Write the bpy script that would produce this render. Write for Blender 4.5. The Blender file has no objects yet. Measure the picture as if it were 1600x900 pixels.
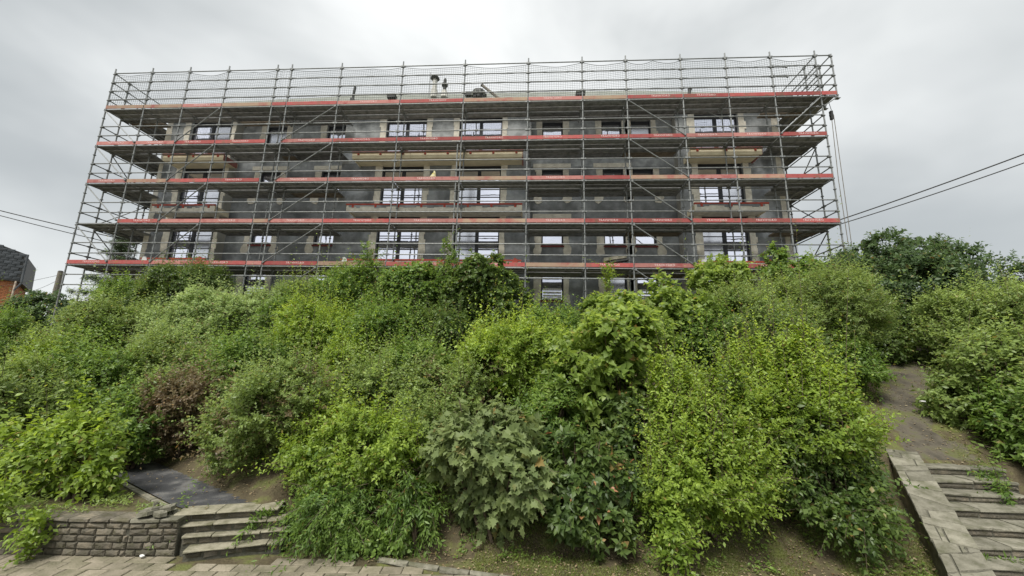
import bpy, math, random
import numpy as np
from mathutils import Vector, Matrix
rng = random.Random(7)
nrng = np.random.default_rng(11)
sc = bpy.context.scene
COL = sc.collection

# ------------------------------------------------------------------ camera
F_PX = 600.0
PITCH, ROLL, YAW = (math.radians(a) for a in (11.112, 1.2685, -3.564))
CZ = 3.0
_f = Vector((math.sin(YAW)*math.cos(PITCH), math.cos(YAW)*math.cos(PITCH), math.sin(PITCH)))
_r0 = Vector((math.cos(YAW), -math.sin(YAW), 0)); _u0 = _r0.cross(_f)
CR = math.cos(ROLL)*_r0 + math.sin(ROLL)*_u0
CU = -math.sin(ROLL)*_r0 + math.cos(ROLL)*_u0
cam = bpy.data.cameras.new('camera'); cam.sensor_width = 36; cam.lens = F_PX/1600*36
cam.clip_start = .1; cam.clip_end = 3000
co = bpy.data.objects.new('camera', cam); COL.objects.link(co)
M3 = Matrix((CR, CU, -_f)).transposed()
co.matrix_world = Matrix.Translation((0, 0, CZ)) @ M3.to_4x4()
sc.camera = co

def at(x, y, Y):
    d = _f + CR*(x-800)/F_PX - CU*(y-450)/F_PX
    return Vector((d.x*Y/d.y, Y, CZ + d.z*Y/d.y))
def gp(x, y, z):
    d = _f + CR*(x-800)/F_PX - CU*(y-450)/F_PX
    t = (z-CZ)/d.z
    return Vector((d.x*t, d.y*t, z))

# ------------------------------------------------------------------ light
SUN_EL, SUN_AZ = math.radians(58), math.radians(205)     # azimuth clockwise from +Y
w = bpy.data.worlds.new('World'); sc.world = w; w.use_nodes = True
nt = w.node_tree; N = nt.nodes; L = nt.links; N.clear()
out = N.new('ShaderNodeOutputWorld'); bg = N.new('ShaderNodeBackground'); bg.inputs[1].default_value = .055
sky = N.new('ShaderNodeTexSky'); sky.sky_type = 'NISHITA'; sky.sun_disc = False
sky.sun_elevation = SUN_EL; sky.sun_rotation = SUN_AZ
tc = N.new('ShaderNodeTexCoord'); mp = N.new('ShaderNodeMapping'); mp.inputs['Scale'].default_value = (1, 1, 1.6); mp.inputs['Location'].default_value = (-2.05, -2.68, 1.53)
L.new(tc.outputs['Generated'], mp.inputs[0])
n1 = N.new('ShaderNodeTexNoise'); n1.inputs['Scale'].default_value = 1.25; n1.inputs['Detail'].default_value = 5
n1.inputs['Roughness'].default_value = .5; n1.inputs['Distortion'].default_value = .3
L.new(mp.outputs[0], n1.inputs['Vector'])
cr = N.new('ShaderNodeValToRGB'); cr.color_ramp.interpolation = 'EASE'
cr.color_ramp.elements[0].position = .30; cr.color_ramp.elements[0].color = (2.95, 3.12, 3.14, 1)
cr.color_ramp.elements[1].position = .68; cr.color_ramp.elements[1].color = (6.05, 6.15, 6.07, 1)
L.new(n1.outputs['Fac'], cr.inputs[0])
mx = N.new('ShaderNodeMix'); mx.data_type = 'RGBA'; mx.inputs[0].default_value = .93
L.new(sky.outputs[0], mx.inputs[6]); L.new(cr.outputs[0], mx.inputs[7])
L.new(mx.outputs[2], bg.inputs[0]); L.new(bg.outputs[0], out.inputs[0])
sl = bpy.data.lights.new('sun', 'SUN'); sl.energy = 1.5; sl.angle = math.radians(22); sl.color = (1, .96, .9)
so = bpy.data.objects.new('sun', sl); COL.objects.link(so)
sd = Vector((math.sin(SUN_AZ)*math.cos(SUN_EL), math.cos(SUN_AZ)*math.cos(SUN_EL), math.sin(SUN_EL)))
so.rotation_euler = sd.to_track_quat('Z', 'Y').to_euler(); so.location = (0, -5, 40)
vs = sc.view_settings; vs.view_transform = 'Standard'; vs.look = 'None'; vs.exposure = 1.7; vs.gamma = 1
sc.cycles.max_bounces = 6; sc.cycles.diffuse_bounces = 3; sc.cycles.transmission_bounces = 3

# ------------------------------------------------------------------ materials
def mat(name, c1, c2=None, scale=4, rough=.8, metal=0, spec=.3, bump=0, bscale=None, c3=None, rnd=0, detail=6, coords='Object'):
    m = bpy.data.materials.new(name); m.use_nodes = True
    t = m.node_tree; n = t.nodes; b = n['Principled BSDF']
    b.inputs['Roughness'].default_value = rough; b.inputs['Metallic'].default_value = metal
    b.inputs['Specular IOR Level'].default_value = spec
    tcx = n.new('ShaderNodeTexCoord'); vec = tcx.outputs[coords]
    if rnd:
        oi = n.new('ShaderNodeObjectInfo'); ad = n.new('ShaderNodeVectorMath'); ad.operation = 'ADD'
        sc_ = n.new('ShaderNodeVectorMath'); sc_.operation = 'SCALE'; sc_.inputs[0].default_value = (37, 53, 71)
        t.links.new(oi.outputs['Random'], sc_.inputs['Scale'])
        t.links.new(vec, ad.inputs[0]); t.links.new(sc_.outputs[0], ad.inputs[1]); vec = ad.outputs[0]
    if c2 is None: c2 = tuple(x*.75 for x in c1)
    nz = n.new('ShaderNodeTexNoise'); nz.inputs['Scale'].default_value = scale; nz.inputs['Detail'].default_value = detail
    nz.inputs['Roughness'].default_value = .62
    t.links.new(vec, nz.inputs['Vector'])
    r = n.new('ShaderNodeValToRGB'); e = r.color_ramp.elements
    e[0].position = .33; e[0].color = (*c2, 1); e[1].position = .62; e[1].color = (*c1, 1)
    if c3: q = e.new(.5); q.color = (*c3, 1)
    t.links.new(nz.outputs['Fac'], r.inputs[0]); col = r.outputs[0]
    if rnd:
        hv = n.new('ShaderNodeHueSaturation'); mr = n.new('ShaderNodeMapRange')
        mr.inputs[3].default_value = 1-rnd; mr.inputs[4].default_value = 1+rnd
        t.links.new(oi.outputs['Random'], mr.inputs[0]); t.links.new(mr.outputs[0], hv.inputs['Value'])
        t.links.new(col, hv.inputs['Color']); col = hv.outputs[0]
    t.links.new(col, b.inputs['Base Color'])
    if bump:
        nb = n.new('ShaderNodeTexNoise'); nb.inputs['Scale'].default_value = bscale or scale*5; nb.inputs['Detail'].default_value = 6
        t.links.new(vec, nb.inputs['Vector'])
        bp = n.new('ShaderNodeBump'); bp.inputs['Strength'].default_value = bump; bp.inputs['Distance'].default_value = .03
        t.links.new(nb.outputs['Fac'], bp.inputs['Height']); t.links.new(bp.outputs[0], b.inputs['Normal'])
    return m

def leaf_mat(name, c1, c2, young, rough=.42, spec=.35, trans=.3, autumn=(.26, .17, .06), patch=None):
    m = bpy.data.materials.new(name); m.use_nodes = True
    t = m.node_tree; n = t.nodes; lk = t.links; b = n['Principled BSDF']; o = n['Material Output']
    g = n.new('ShaderNodeNewGeometry'); r = n.new('ShaderNodeValToRGB'); e = r.color_ramp.elements
    e[0].color = (*c1, 1); e[1].color = (*c2, 1); e[0].position = .1; e[1].position = .92
    if autumn: q = e.new(.972); q.color = (*c2, 1); q2 = e.new(.988); q2.color = (*autumn, 1)
    lk.new(g.outputs['Random Per Island'], r.inputs[0])
    col = r.outputs[0]
    tcx = n.new('ShaderNodeTexCoord'); nz = n.new('ShaderNodeTexNoise'); nz.inputs['Scale'].default_value = 1.6; nz.inputs['Detail'].default_value = 2
    lk.new(tcx.outputs['Object'], nz.inputs['Vector'])
    mr = n.new('ShaderNodeMapRange'); mr.inputs[1].default_value = .42; mr.inputs[2].default_value = .68; mr.inputs[4].default_value = .55
    lk.new(nz.outputs['Fac'], mr.inputs[0])
    m1 = n.new('ShaderNodeMix'); m1.data_type = 'RGBA'; m1.inputs[7].default_value = (*(patch or tuple(x*.6+y*.4 for x, y in zip(c2, young))), 1)
    lk.new(mr.outputs[0], m1.inputs[0]); lk.new(col, m1.inputs[6])
    at_ = n.new('ShaderNodeAttribute'); at_.attribute_name = 'young'
    m2 = n.new('ShaderNodeMix'); m2.data_type = 'RGBA'; m2.inputs[7].default_value = (*young, 1)
    lk.new(at_.outputs['Fac'], m2.inputs[0]); lk.new(m1.outputs[2], m2.inputs[6])
    col = m2.outputs[2]
    lk.new(col, b.inputs['Base Color']); b.inputs['Roughness'].default_value = rough; b.inputs['Specular IOR Level'].default_value = spec
    tr = n.new('ShaderNodeBsdfTranslucent'); hs = n.new('ShaderNodeHueSaturation'); hs.inputs['Hue'].default_value = .485; hs.inputs['Value'].default_value = 1.7
    hs.inputs['Saturation'].default_value = 1.1
    lk.new(col, hs.inputs['Color']); lk.new(hs.outputs[0], tr.inputs['Color'])
    ms = n.new('ShaderNodeMixShader'); ms.inputs[0].default_value = min(.5, trans+.12)
    lk.new(b.outputs[0], ms.inputs[1]); lk.new(tr.outputs[0], ms.inputs[2]); lk.new(ms.outputs[0], o.inputs['Surface'])
    return m

M = {}
M['steel'] = mat('galvanised_steel', (.235, .245, .24), (.12, .127, .125), 9, .5, .3, .5)
M['plank'] = mat('steel_plank', (.27, .272, .27), (.13, .132, .132), 5, .6, .2, .4, rnd=.3)
M['wood_plank'] = mat('wood_plank', (.24, .2, .15), (.13, .105, .08), 5, .85, rnd=.3)
M['red'] = mat('red_board', (.30, .065, .062), (.21, .095, .07), 3.2, .8, rnd=.22, c3=(.35, .085, .08), detail=10)
M['pink'] = mat('faded_red_board', (.38, .15, .135), (.30, .085, .08), 3, .8, rnd=.18, c3=(.37, .17, .15))
M['ochre'] = mat('bare_wood_board', (.35, .26, .18), (.32, .10, .09), 1.6, .85, rnd=.2, c3=(.34, .22, .16))
M['white_paint'] = mat('white_lettering', (.75, .62, .6), (.7, .45, .43), 14, .8)
M['net'] = mat('net_cord', (.16, .18, .17), None, 4, .9)
M['wall'] = mat('dark_bitumen_wall', (.315, .335, .35), (.115, .124, .13), 1.1, .85, bump=.35, bscale=9, c3=(.205, .218, .226), detail=9)
M['wall_up'] = mat('grey_mortar_wall', (.42, .44, .445), (.17, .182, .187), 1.6, .9, bump=.35, bscale=9, c3=(.295, .31, .315), detail=9)
M['sidewall'] = mat('pale_return_wall', (.42, .41, .37), (.3, .3, .28), 2, .9, bump=.2)
M['surround'] = mat('bare_plaster_strip', (.70, .67, .58), (.5, .47, .40), 4, .9, bump=.4, bscale=14)
M['cream'] = mat('cream_concrete', (.84, .76, .57), (.7, .62, .45), 2.2, .85, bump=.2)
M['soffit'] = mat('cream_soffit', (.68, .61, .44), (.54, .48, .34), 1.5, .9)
M['redsteel'] = mat('red_lead_steel', (.42, .07, .045), (.25, .05, .035), 5, .7)
M['frame'] = mat('dark_window_frame', (.035, .037, .042), (.022, .024, .028), 4, .45)
M['bordeaux'] = mat('bordeaux_sill', (.17, .035, .03), (.1, .025, .02), 5, .6)
M['slat'] = mat('white_slat', (.75, .75, .74), None, 3, .6)
M['roof'] = mat('grey_roofing', (.24, .255, .235), (.15, .16, .145), 1.5, .9, bump=.3, c3=(.2, .21, .18))
M['flue'] = mat('pale_flue', (.62, .61, .56), (.45, .44, .4), 4, .6)
M['dark'] = mat('dark_metal', (.05, .052, .05), (.03, .03, .03), 5, .6)
M['soil'] = mat('mossy_soil', (.12, .132, .046), (.062, .05, .033), 2.4, 1, spec=.1, bump=1, bscale=24, c3=(.098, .083, .05), detail=12)
M['tarmac'] = mat('tarmac', (.15, .148, .142), (.04, .041, .044), 1.7, .85, bump=.7, bscale=60, c3=(.062, .063, .066), detail=11)
M['path'] = mat('worn_path', (.095, .10, .04), (.052, .047, .036), 2.0, .95, bump=.7, bscale=26, c3=(.1, .088, .066), detail=10)
M['stone'] = mat('grey_brown_stone', (.165, .143, .105), (.08, .074, .046), 6, .9, bump=.8, bscale=22, rnd=.28, c3=(.115, .104, .08))
M['slabstone'] = mat('pale_stone_slab', (.215, .205, .16), (.10, .10, .064), 5, .9, bump=.6, bscale=24, rnd=.2, c3=(.165, .157, .12))
M['treadstone'] = mat('worn_pale_tread', (.29, .27, .20), (.13, .125, .075), 5, .9, bump=.5, bscale=24, rnd=.15, c3=(.23, .215, .155))
M['mortar'] = mat('mortar', (.12, .115, .09), (.06, .06, .045), 8, 1, bump=.5)
M['paver'] = mat('weathered_paver', (.25, .22, .165), (.125, .118, .074), 3, .9, bump=.5, bscale=40, rnd=.16)
M['litter'] = mat('white_litter', (.72, .72, .7), (.6, .6, .58), 8, .7)
M['yellow'] = mat('yellow_plastic', (.7, .6, .04), (.55, .5, .05), 8, .5)
M['blue'] = mat('blue_plastic', (.05, .25, .5), (.04, .15, .35), 8, .5)
M['green'] = mat('green_plastic', (.1, .45, .3), None, 8, .5)
M['bark'] = mat('bark', (.13, .10, .07), (.065, .05, .035), 12, .95, bump=.6)
M['brick'] = mat('orange_brick', (.46, .19, .085), (.34, .13, .06), 3, .9, rnd=.15)
M['joint'] = mat('brick_joint', (.4, .26, .16), None, 5, .95)
M['slate'] = mat('slate_cladding', (.085, .095, .105), (.055, .062, .068), 2, .75, rnd=.12)
M['pole'] = mat('weathered_pole', (.20, .18, .15), (.13, .12, .1), 6, .9)
M['cable'] = mat('cable_sheath', (.05, .05, .05), None, 5, .7)
M['pvc'] = mat('pale_pipe', (.6, .5, .4), None, 5, .6)
M['yellowbag'] = mat('pale_yellow_cloth', (.6, .56, .32), (.5, .46, .3), 8, .8)
g = bpy.data.materials.new('coated_glass'); g.use_nodes = True
gb = g.node_tree.nodes['Principled BSDF']; gb.inputs['Base Color'].default_value = (.86, .87, .97, 1)
gb.inputs['Metallic'].default_value = .93; gb.inputs['Roughness'].default_value = .03
gt = g.node_tree; gn = gt.nodes.new('ShaderNodeTexNoise'); gn.inputs['Scale'].default_value = 1.3; gbp = gt.nodes.new('ShaderNodeBump'); gbp.inputs['Strength'].default_value = .06; gbp.inputs['Distance'].default_value = .1
gc = gt.nodes.new('ShaderNodeTexCoord'); gt.links.new(gc.outputs['Object'], gn.inputs['Vector']); gt.links.new(gn.outputs['Fac'], gbp.inputs['Height']); gt.links.new(gbp.outputs[0], gb.inputs['Normal'])
M['glass'] = g
gf = g.copy(); gf.name = 'filmed_glass'; gfb = gf.node_tree.nodes['Principled BSDF']; gfb.inputs['Roughness'].default_value = .2; gfb.inputs['Base Color'].default_value = (.66, .67, .72, 1); M['film'] = gf
# leaves: inner/old colour, outer colour, young shoots
LM = {
 'lime':   leaf_mat('lime_leaves', (0.113, 0.185, 0.027), (0.209, 0.306, 0.049), (0.428, 0.551, 0.109)),
 'olive':  leaf_mat('olive_leaves', (0.108, 0.164, 0.042), (0.198, 0.269, 0.080), (0.373, 0.485, 0.146)),
 'mid':    leaf_mat('mid_green_leaves', (0.068, 0.131, 0.027), (0.147, 0.236, 0.052), (0.316, 0.445, 0.102)),
 'dark':   leaf_mat('dark_gloss_leaves', (0.049, 0.089, 0.022), (0.104, 0.165, 0.040), (0.243, 0.331, 0.070), rough=.42, spec=.35, trans=.28),
 'laurel': leaf_mat('laurel_leaves', (0.051, 0.091, 0.028), (0.109, 0.172, 0.049), (0.255, 0.331, 0.077), rough=.42, spec=.38, trans=.28, autumn=(0.500, 0.220, 0.120)),
 'maple':  leaf_mat('grey_green_leaves', (0.109, 0.153, 0.059), (0.201, 0.254, 0.105), (0.316, 0.382, 0.138), rough=.55, spec=.25, trans=.28),
 'mapleb': leaf_mat('bright_lobed_leaves', (0.116, 0.184, 0.040), (0.219, 0.305, 0.071), (0.426, 0.534, 0.138), trans=.38),
 'purple': leaf_mat('purple_brown_leaves', (0.120, 0.102, 0.048), (0.198, 0.156, 0.084), (0.243, 0.280, 0.093), trans=.2, patch=(0.216, 0.144, 0.090)),
 'pale':   leaf_mat('pale_climber_leaves', (0.158, 0.230, 0.073), (0.294, 0.386, 0.146), (0.475, 0.589, 0.263)),
 'fir':    leaf_mat('dark_fine_leaves', (0.055, 0.091, 0.044), (0.104, 0.153, 0.070), (0.170, 0.229, 0.093), trans=.1),
 'bgdark': leaf_mat('dark_tree_leaves', (0.043, 0.076, 0.030), (0.085, 0.140, 0.054), (0.165, 0.242, 0.084), rough=.42, trans=.22),  # darker greens for the dark and background trees
}

# ------------------------------------------------------------------ helpers
class MB:
    def __init__(s): s.v = []; s.f = []
    def quad(s, a, b, c, d):
        i = len(s.v); s.v += [tuple(a), tuple(b), tuple(c), tuple(d)]; s.f.append((i, i+1, i+2, i+3))
    def hexa(s, p):          # 8 pts: bottom 4 ccw, top 4 ccw
        i = len(s.v); s.v += [tuple(q) for q in p]
        s.f += [(i+3, i+2, i+1, i), (i+4, i+5, i+6, i+7)] + [(i+k, i+(k+1) % 4, i+4+(k+1) % 4, i+4+k) for k in range(4)]
        return s
    def box(s, x0, x1, y0, y1, z0, z1):
        return s.hexa([(x0, y0, z0), (x1, y0, z0), (x1, y1, z0), (x0, y1, z0), (x0, y0, z1), (x1, y0, z1), (x1, y1, z1), (x0, y1, z1)])
    def tube(s, pts, rad, n=8, caps=True):
        pts = [Vector(p) for p in pts]
        if not hasattr(rad, '__len__'): rad = [rad]*len(pts)
        base = len(s.v); prev = None
        for k, p in enumerate(pts):
            d = (pts[min(k+1, len(pts)-1)] - pts[max(k-1, 0)]).normalized()
            if prev is None: a = d.orthogonal().normalized()
            else: a = (prev - d*prev.dot(d)).normalized()
            prev = a; b = d.cross(a)
            for j in range(n):
                t = 2*math.pi*j/n
                s.v.append(tuple(p + (a*math.cos(t)+b*math.sin(t))*rad[k]))
        for k in range(len(pts)-1):
            for j in range(n):
                q = base+k*n; s.f.append((q+j, q+(j+1) % n, q+n+(j+1) % n, q+n+j))
        if caps:
            s.f.append(tuple(base+j for j in reversed(range(n)))); q = base+(len(pts)-1)*n; s.f.append(tuple(q+j for j in range(n)))
        return s
    def prism(s, poly, z0, z1, inset=0.):     # poly ccw list of (x,y); z0, z1 numbers or functions
        n = len(poly); i = len(s.v); cx = sum(p[0] for p in poly)/n; cy = sum(p[1] for p in poly)/n
        fz = lambda z, x, y: z(x, y) if callable(z) else z
        s.v += [(x, y, fz(z0, x, y)) for x, y in poly]
        for x, y in poly:
            xi, yi = x+(cx-x)*inset, y+(cy-y)*inset
            s.v.append((xi, yi, fz(z1, xi, yi)))
        s.f += [tuple(i+k for k in reversed(range(n))), tuple(i+n+k for k in range(n))]
        s.f += [(i+k, i+(k+1) % n, i+n+(k+1) % n, i+n+k) for k in range(n)]
        return s
    def mesh(s, name, m):
        me = bpy.data.meshes.new(name); me.from_pydata(s.v, [], s.f); me.materials.append(m); return me
    def build(s, name, m, parent=None, smooth=False):
        me = s.mesh(name, m)
        if smooth: me.polygons.foreach_set('use_smooth', [True]*len(me.polygons))
        return link(name, me, parent)
def link(name, me, parent=None, loc=None, rot=None):
    o = bpy.data.objects.new(name, me); COL.objects.link(o)
    if parent is not None: o.parent = parent
    if loc is not None: o.location = loc
    if rot is not None: o.rotation_euler = rot
    return o
def tag(o, label=None, cat=None, group=None, kind=None):
    if label: o['label'] = label
    if cat: o['category'] = cat
    if group: o['group'] = group
    if kind: o['kind'] = kind
    return o
def thing(name, label, cat, loc=(0, 0, 0), group=None):
    return tag(link(name, None, None, loc), label, cat, group)
def smooth01(x):
    x = np.clip(x, 0, 1); return x*x*(3-2*x)

# ------------------------------------------------------------------ terrain
TZ = .51                                      # upper terrace behind the stone wall
def wall_y(X): return np.where(X < -6.18, 5.93+(X+9.2)*.0695, 6.14+(X+6.18)*.12)
def terr(X, Y):
    X = np.asarray(X, float); Y = np.asarray(Y, float)
    base = TZ*smooth01((-4.15-X)/.5)
    toe = 6.75 + .53*np.clip(-4.4-X, 0, 7.2)
    top = 4.9 - .9*smooth01((-13-X)/8) - .6*smooth01((X-5)/4)
    t = np.clip((Y-toe)/(15.2-toe), 0, 1)
    t = t + .035*np.sin(t*math.pi)
    z = base + (top-base)*t
    z = z + (.05*np.sin(X*1.7+Y)*np.sin(Y*1.3-X*.6))*np.clip((Y-toe)/2, 0, 1)
    z = z + np.where(X > -1.2, .035*smooth01((Y-5.9)/.6)+.02*np.sin(X*3.1)*np.sin(Y*4.3), 0)
    front = Y < wall_y(X)+.12
    z = np.where((X < -4.05) & front, -.06, z)
    z = np.where((X >= -4.05) & (X < -.6) & (Y < 6.15+(-.6-X)*.12), -.06, z)
    z = np.where((X > -5.75) & (X < -3.95) & (Y < 6.47+(X+5.66)*.33), -.08, z)
    # ground falls below the right-hand stair
    st = (X > 6.2) & (X < 11.5) & (Y < 8.75)
    z = np.where(st, np.minimum(z, (Y-6.2)*.4-.3), z)
    return z
def tz(X, Y): return float(terr(X, Y))
xs = np.unique(np.concatenate([np.linspace(-600, -26, 14), np.arange(-26, 20, .22), np.linspace(20, 600, 14)]))
ys = np.unique(np.concatenate([np.linspace(-60, 4.6, 8), np.arange(4.6, 9.6, .12), np.arange(9.6, 17, .3), np.linspace(17, 1200, 20)]))
GX, GY = np.meshgrid(xs, ys)
GZ = terr(np.clip(GX, -26, 20), GY)
vv = np.stack([GX, GY, GZ], -1).reshape(-1, 3); nx = len(xs)
ff = [(j*nx+i, j*nx+i+1, (j+1)*nx+i+1, (j+1)*nx+i) for j in range(len(ys)-1) for i in range(nx-1)]
me = bpy.data.meshes.new('ground'); me.from_pydata(vv.tolist(), [], ff); me.materials.append(M['soil'])
me.polygons.foreach_set('use_smooth', [True]*len(ff))
tag(link('ground', me), kind='structure')

def drape(poly_rows, name, m, dz=.012):
    """sheet through rows of points (left..right), laid on the ground"""
    b = MB()
    for A, B in zip(poly_rows, poly_rows[1:]):
        for k in range(len(A)-1): b.quad(A[k], A[k+1], B[k+1], B[k])
    o = b.build(name, m); return tag(o, kind='structure')

# tarmac path on the upper terrace, left
rows = []
for k in range(25):
    t = k/24
    c = Vector((-4.75-9*t, 6.55+4.7*t, 0)); nrm = Vector((.46, .888, 0))
    rows.append([(c+nrm*s + Vector((0, 0, TZ+.014+.05*t+.006*math.sin(s*9)))) for s in (-.46, -.15, .15, .46)])
rows = [[Vector((-5.5, 6.5, 0)).lerp(Vector((-4.22, 6.93, 0)), q)+Vector((0, 0, TZ+.012)) for q in (0, .33, .67, 1)]]+rows[3:]
drape(rows, 'tarmac_path', M['tarmac'])
bm_ = MB()
for k in range(18):                                   # flat edging stones beside the tarmac
    t0 = k*.5; c = Vector((-5.75-t0*.885, 6.35+t0*.465+.06, 0))
    d = Vector((-.885, .465, 0)); nn = Vector((.465, .885, 0))
    p = [c, c+d*.47, c+d*.47+nn*.09, c+nn*.09]
    bm_.hexa([(q.x, q.y, TZ-.1) for q in p][::-1]+[(q.x, q.y, TZ+.035) for q in p][::-1])
tag(bm_.build('path_edging', M['slabstone']), kind='structure')
# worn earth path, right
PCX = [at(px, py, y_) for px, py, y_ in ((1486, 718, 8.5), (1446, 684, 9.3), (1430, 648, 10.2), (1416, 612, 11.5), (1414, 592, 12.6), (1436, 576, 13.8), (1500, 570, 14.7))]
rows = []
for k in range(31):
    t = k/30
    Y = 8.5+6.2*t
    X = float(np.interp(Y, [q.y for q in PCX], [q.x for q in PCX]))
    hw_ = (.84-.16*t)*rng.uniform(.88, 1.1)
    rows.append([Vector((X+hw_*s, Y-.25*s*max(0, t-.5), tz(X+hw_*s*.6, Y)+.02-.02*abs(s))) for s in (-1, -.5, 0, .5, 1)])
PATH_R = [(r[2].x, r[2].y) for r in rows]
drape(rows, 'earth_path', M['path'])

# ------------------------------------------------------------------ building
D = 15.98
WY, RY = D+1.7, D+2.2
FL = [4.87, 7.60, 10.33, 13.06]
ZT, ZB = 16.05, 3.2
bld = thing('apartment_building', 'long four storey block with bare dark walls wrapped in scaffolding', 'building', (-4, WY, 4.8))
def bpart(name, b, m, parent=bld):
    o = b.build(name, m); o.parent = parent; par = parent
    loc = Vector((0, 0, 0))
    while par is not None: loc += par.location; par = par.parent
    o.location = -loc if name else o.location
    return o
FRENCH = [(-18.68, -16.42), (-7.86, -5.72), (-4.0, -1.78), (7.81, 9.93)]
SMALL = [(-14.78, -13.61), (-11.36, -10.32), (.27, 1.34), (3.33, 4.36), (4.82, 5.84)]
def opening(x0, x1, f, small): return (x0, x1, FL[f]+(1.12 if small else .06), FL[f]+2.46)
def wall_front(name, x0, x1, z0, z1, Y, ops, m, th=.3):
    b = MB()
    X = sorted({x0, x1} | {v for o in ops for v in o[:2]}); Z = sorted({z0, z1} | {v for o in ops for v in o[2:]})
    for i in range(len(X)-1):
        for j in range(len(Z)-1):
            xm, zm = (X[i]+X[i+1])/2, (Z[j]+Z[j+1])/2
            if any(o[0] < xm < o[1] and o[2] < zm < o[3] for o in ops): continue
            b.quad((X[i], Y, Z[j]), (X[i+1], Y, Z[j]), (X[i+1], Y, Z[j+1]), (X[i], Y, Z[j+1]))
    for a, c, d, e in ops:
        b.quad((a, Y, d), (a, Y, e), (a, Y+th, e), (a, Y+th, d)); b.quad((c, Y, e), (c, Y, d), (c, Y+th, d), (c, Y+th, e))
        b.quad((a, Y, e), (c, Y, e), (c, Y+th, e), (a, Y+th, e)); b.quad((c, Y, d), (a, Y, d), (a, Y+th, d), (c, Y+th, d))
    return bpart(name, b, m)
BAYS = [(-20.05, -16.12), (-10.04, -.3), (6.9, 11.8)]
RECS = [(-16.12, -10.04), (-.3, 6.9)]
zsplit = FL[3]-.12
for (x0, x1), Y, L0, sm in [(b_, WY, FRENCH, False) for b_ in BAYS]+[(r_, RY, SMALL, True) for r_ in RECS]:
    for lo, hi, fl, m in ((ZB, zsplit, (0, 1, 2), M['wall']), (zsplit, ZT, (3,), M['wall_up'])):
        ops = [opening(a, c, f, sm) for a, c in L0 if x0 < a < x1 for f in fl]
        wall_front('wall', x0, x1, lo, hi, Y, ops, m)
for x in (-16.12, -10.04, -.3, 6.9):
    b = MB(); s = 1 if x in (-16.12, -.3) else -1
    b.box(*sorted((x, x-s*.3)), WY+.003, RY+.3, ZB, ZT); bpart('return_wall', b, M['sidewall'])
for x0, x1 in ((-20.05, -19.75), (11.5, 11.8)):
    bpart('end_wall', MB().box(x0, x1, WY+.003, 26.8, ZB, ZT), M['wall_up'])
bpart('rear_wall', MB().box(-19.75, 11.5, 26.5, 26.8, ZB, ZT), M['wall_up'])
bpart('floor_slab', MB().box(-19.7, 11.45, RY+.5, 26.4, 12.86, 13.0), M['dark'])
# corner strips of bare plaster, full height
for x in (-20.06, 11.5):
    b = MB(); z = ZB
    while z < ZT:
        h = rng.uniform(.5, 1.1); b.box(x, x+.27+rng.uniform(-.05, .07), WY-.015, WY+.02, z, min(z+h, ZT)); z += h
    bpart('corner_strip', b, M['surround'])
# low hipped roof
b = MB(); e = [(-20.5, 17.15), (12.25, 17.15), (12.25, 27.3), (-20.5, 27.3)]; rz = 16.1; Q1, Q2 = at(560, 149, 21), at(985, 141.5, 21)
E_ = [Vector((x, y, rz)) for x, y in e]; A_ = Q1; B_ = Q2; rt = Q1.z
i = 0
b.v = [tuple(q) for q in E_+[A_, B_]]+[(q.x, q.y, q.z-.28) for q in E_]
b.f = [(0, 1, 5, 4), (1, 2, 5), (2, 3, 4, 5), (3, 0, 4), (6, 7, 1, 0), (7, 8, 2, 1), (8, 9, 3, 2), (9, 6, 0, 3), (9, 8, 7, 6)]
roof = bpart('roof', b, M['roof'])
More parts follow.
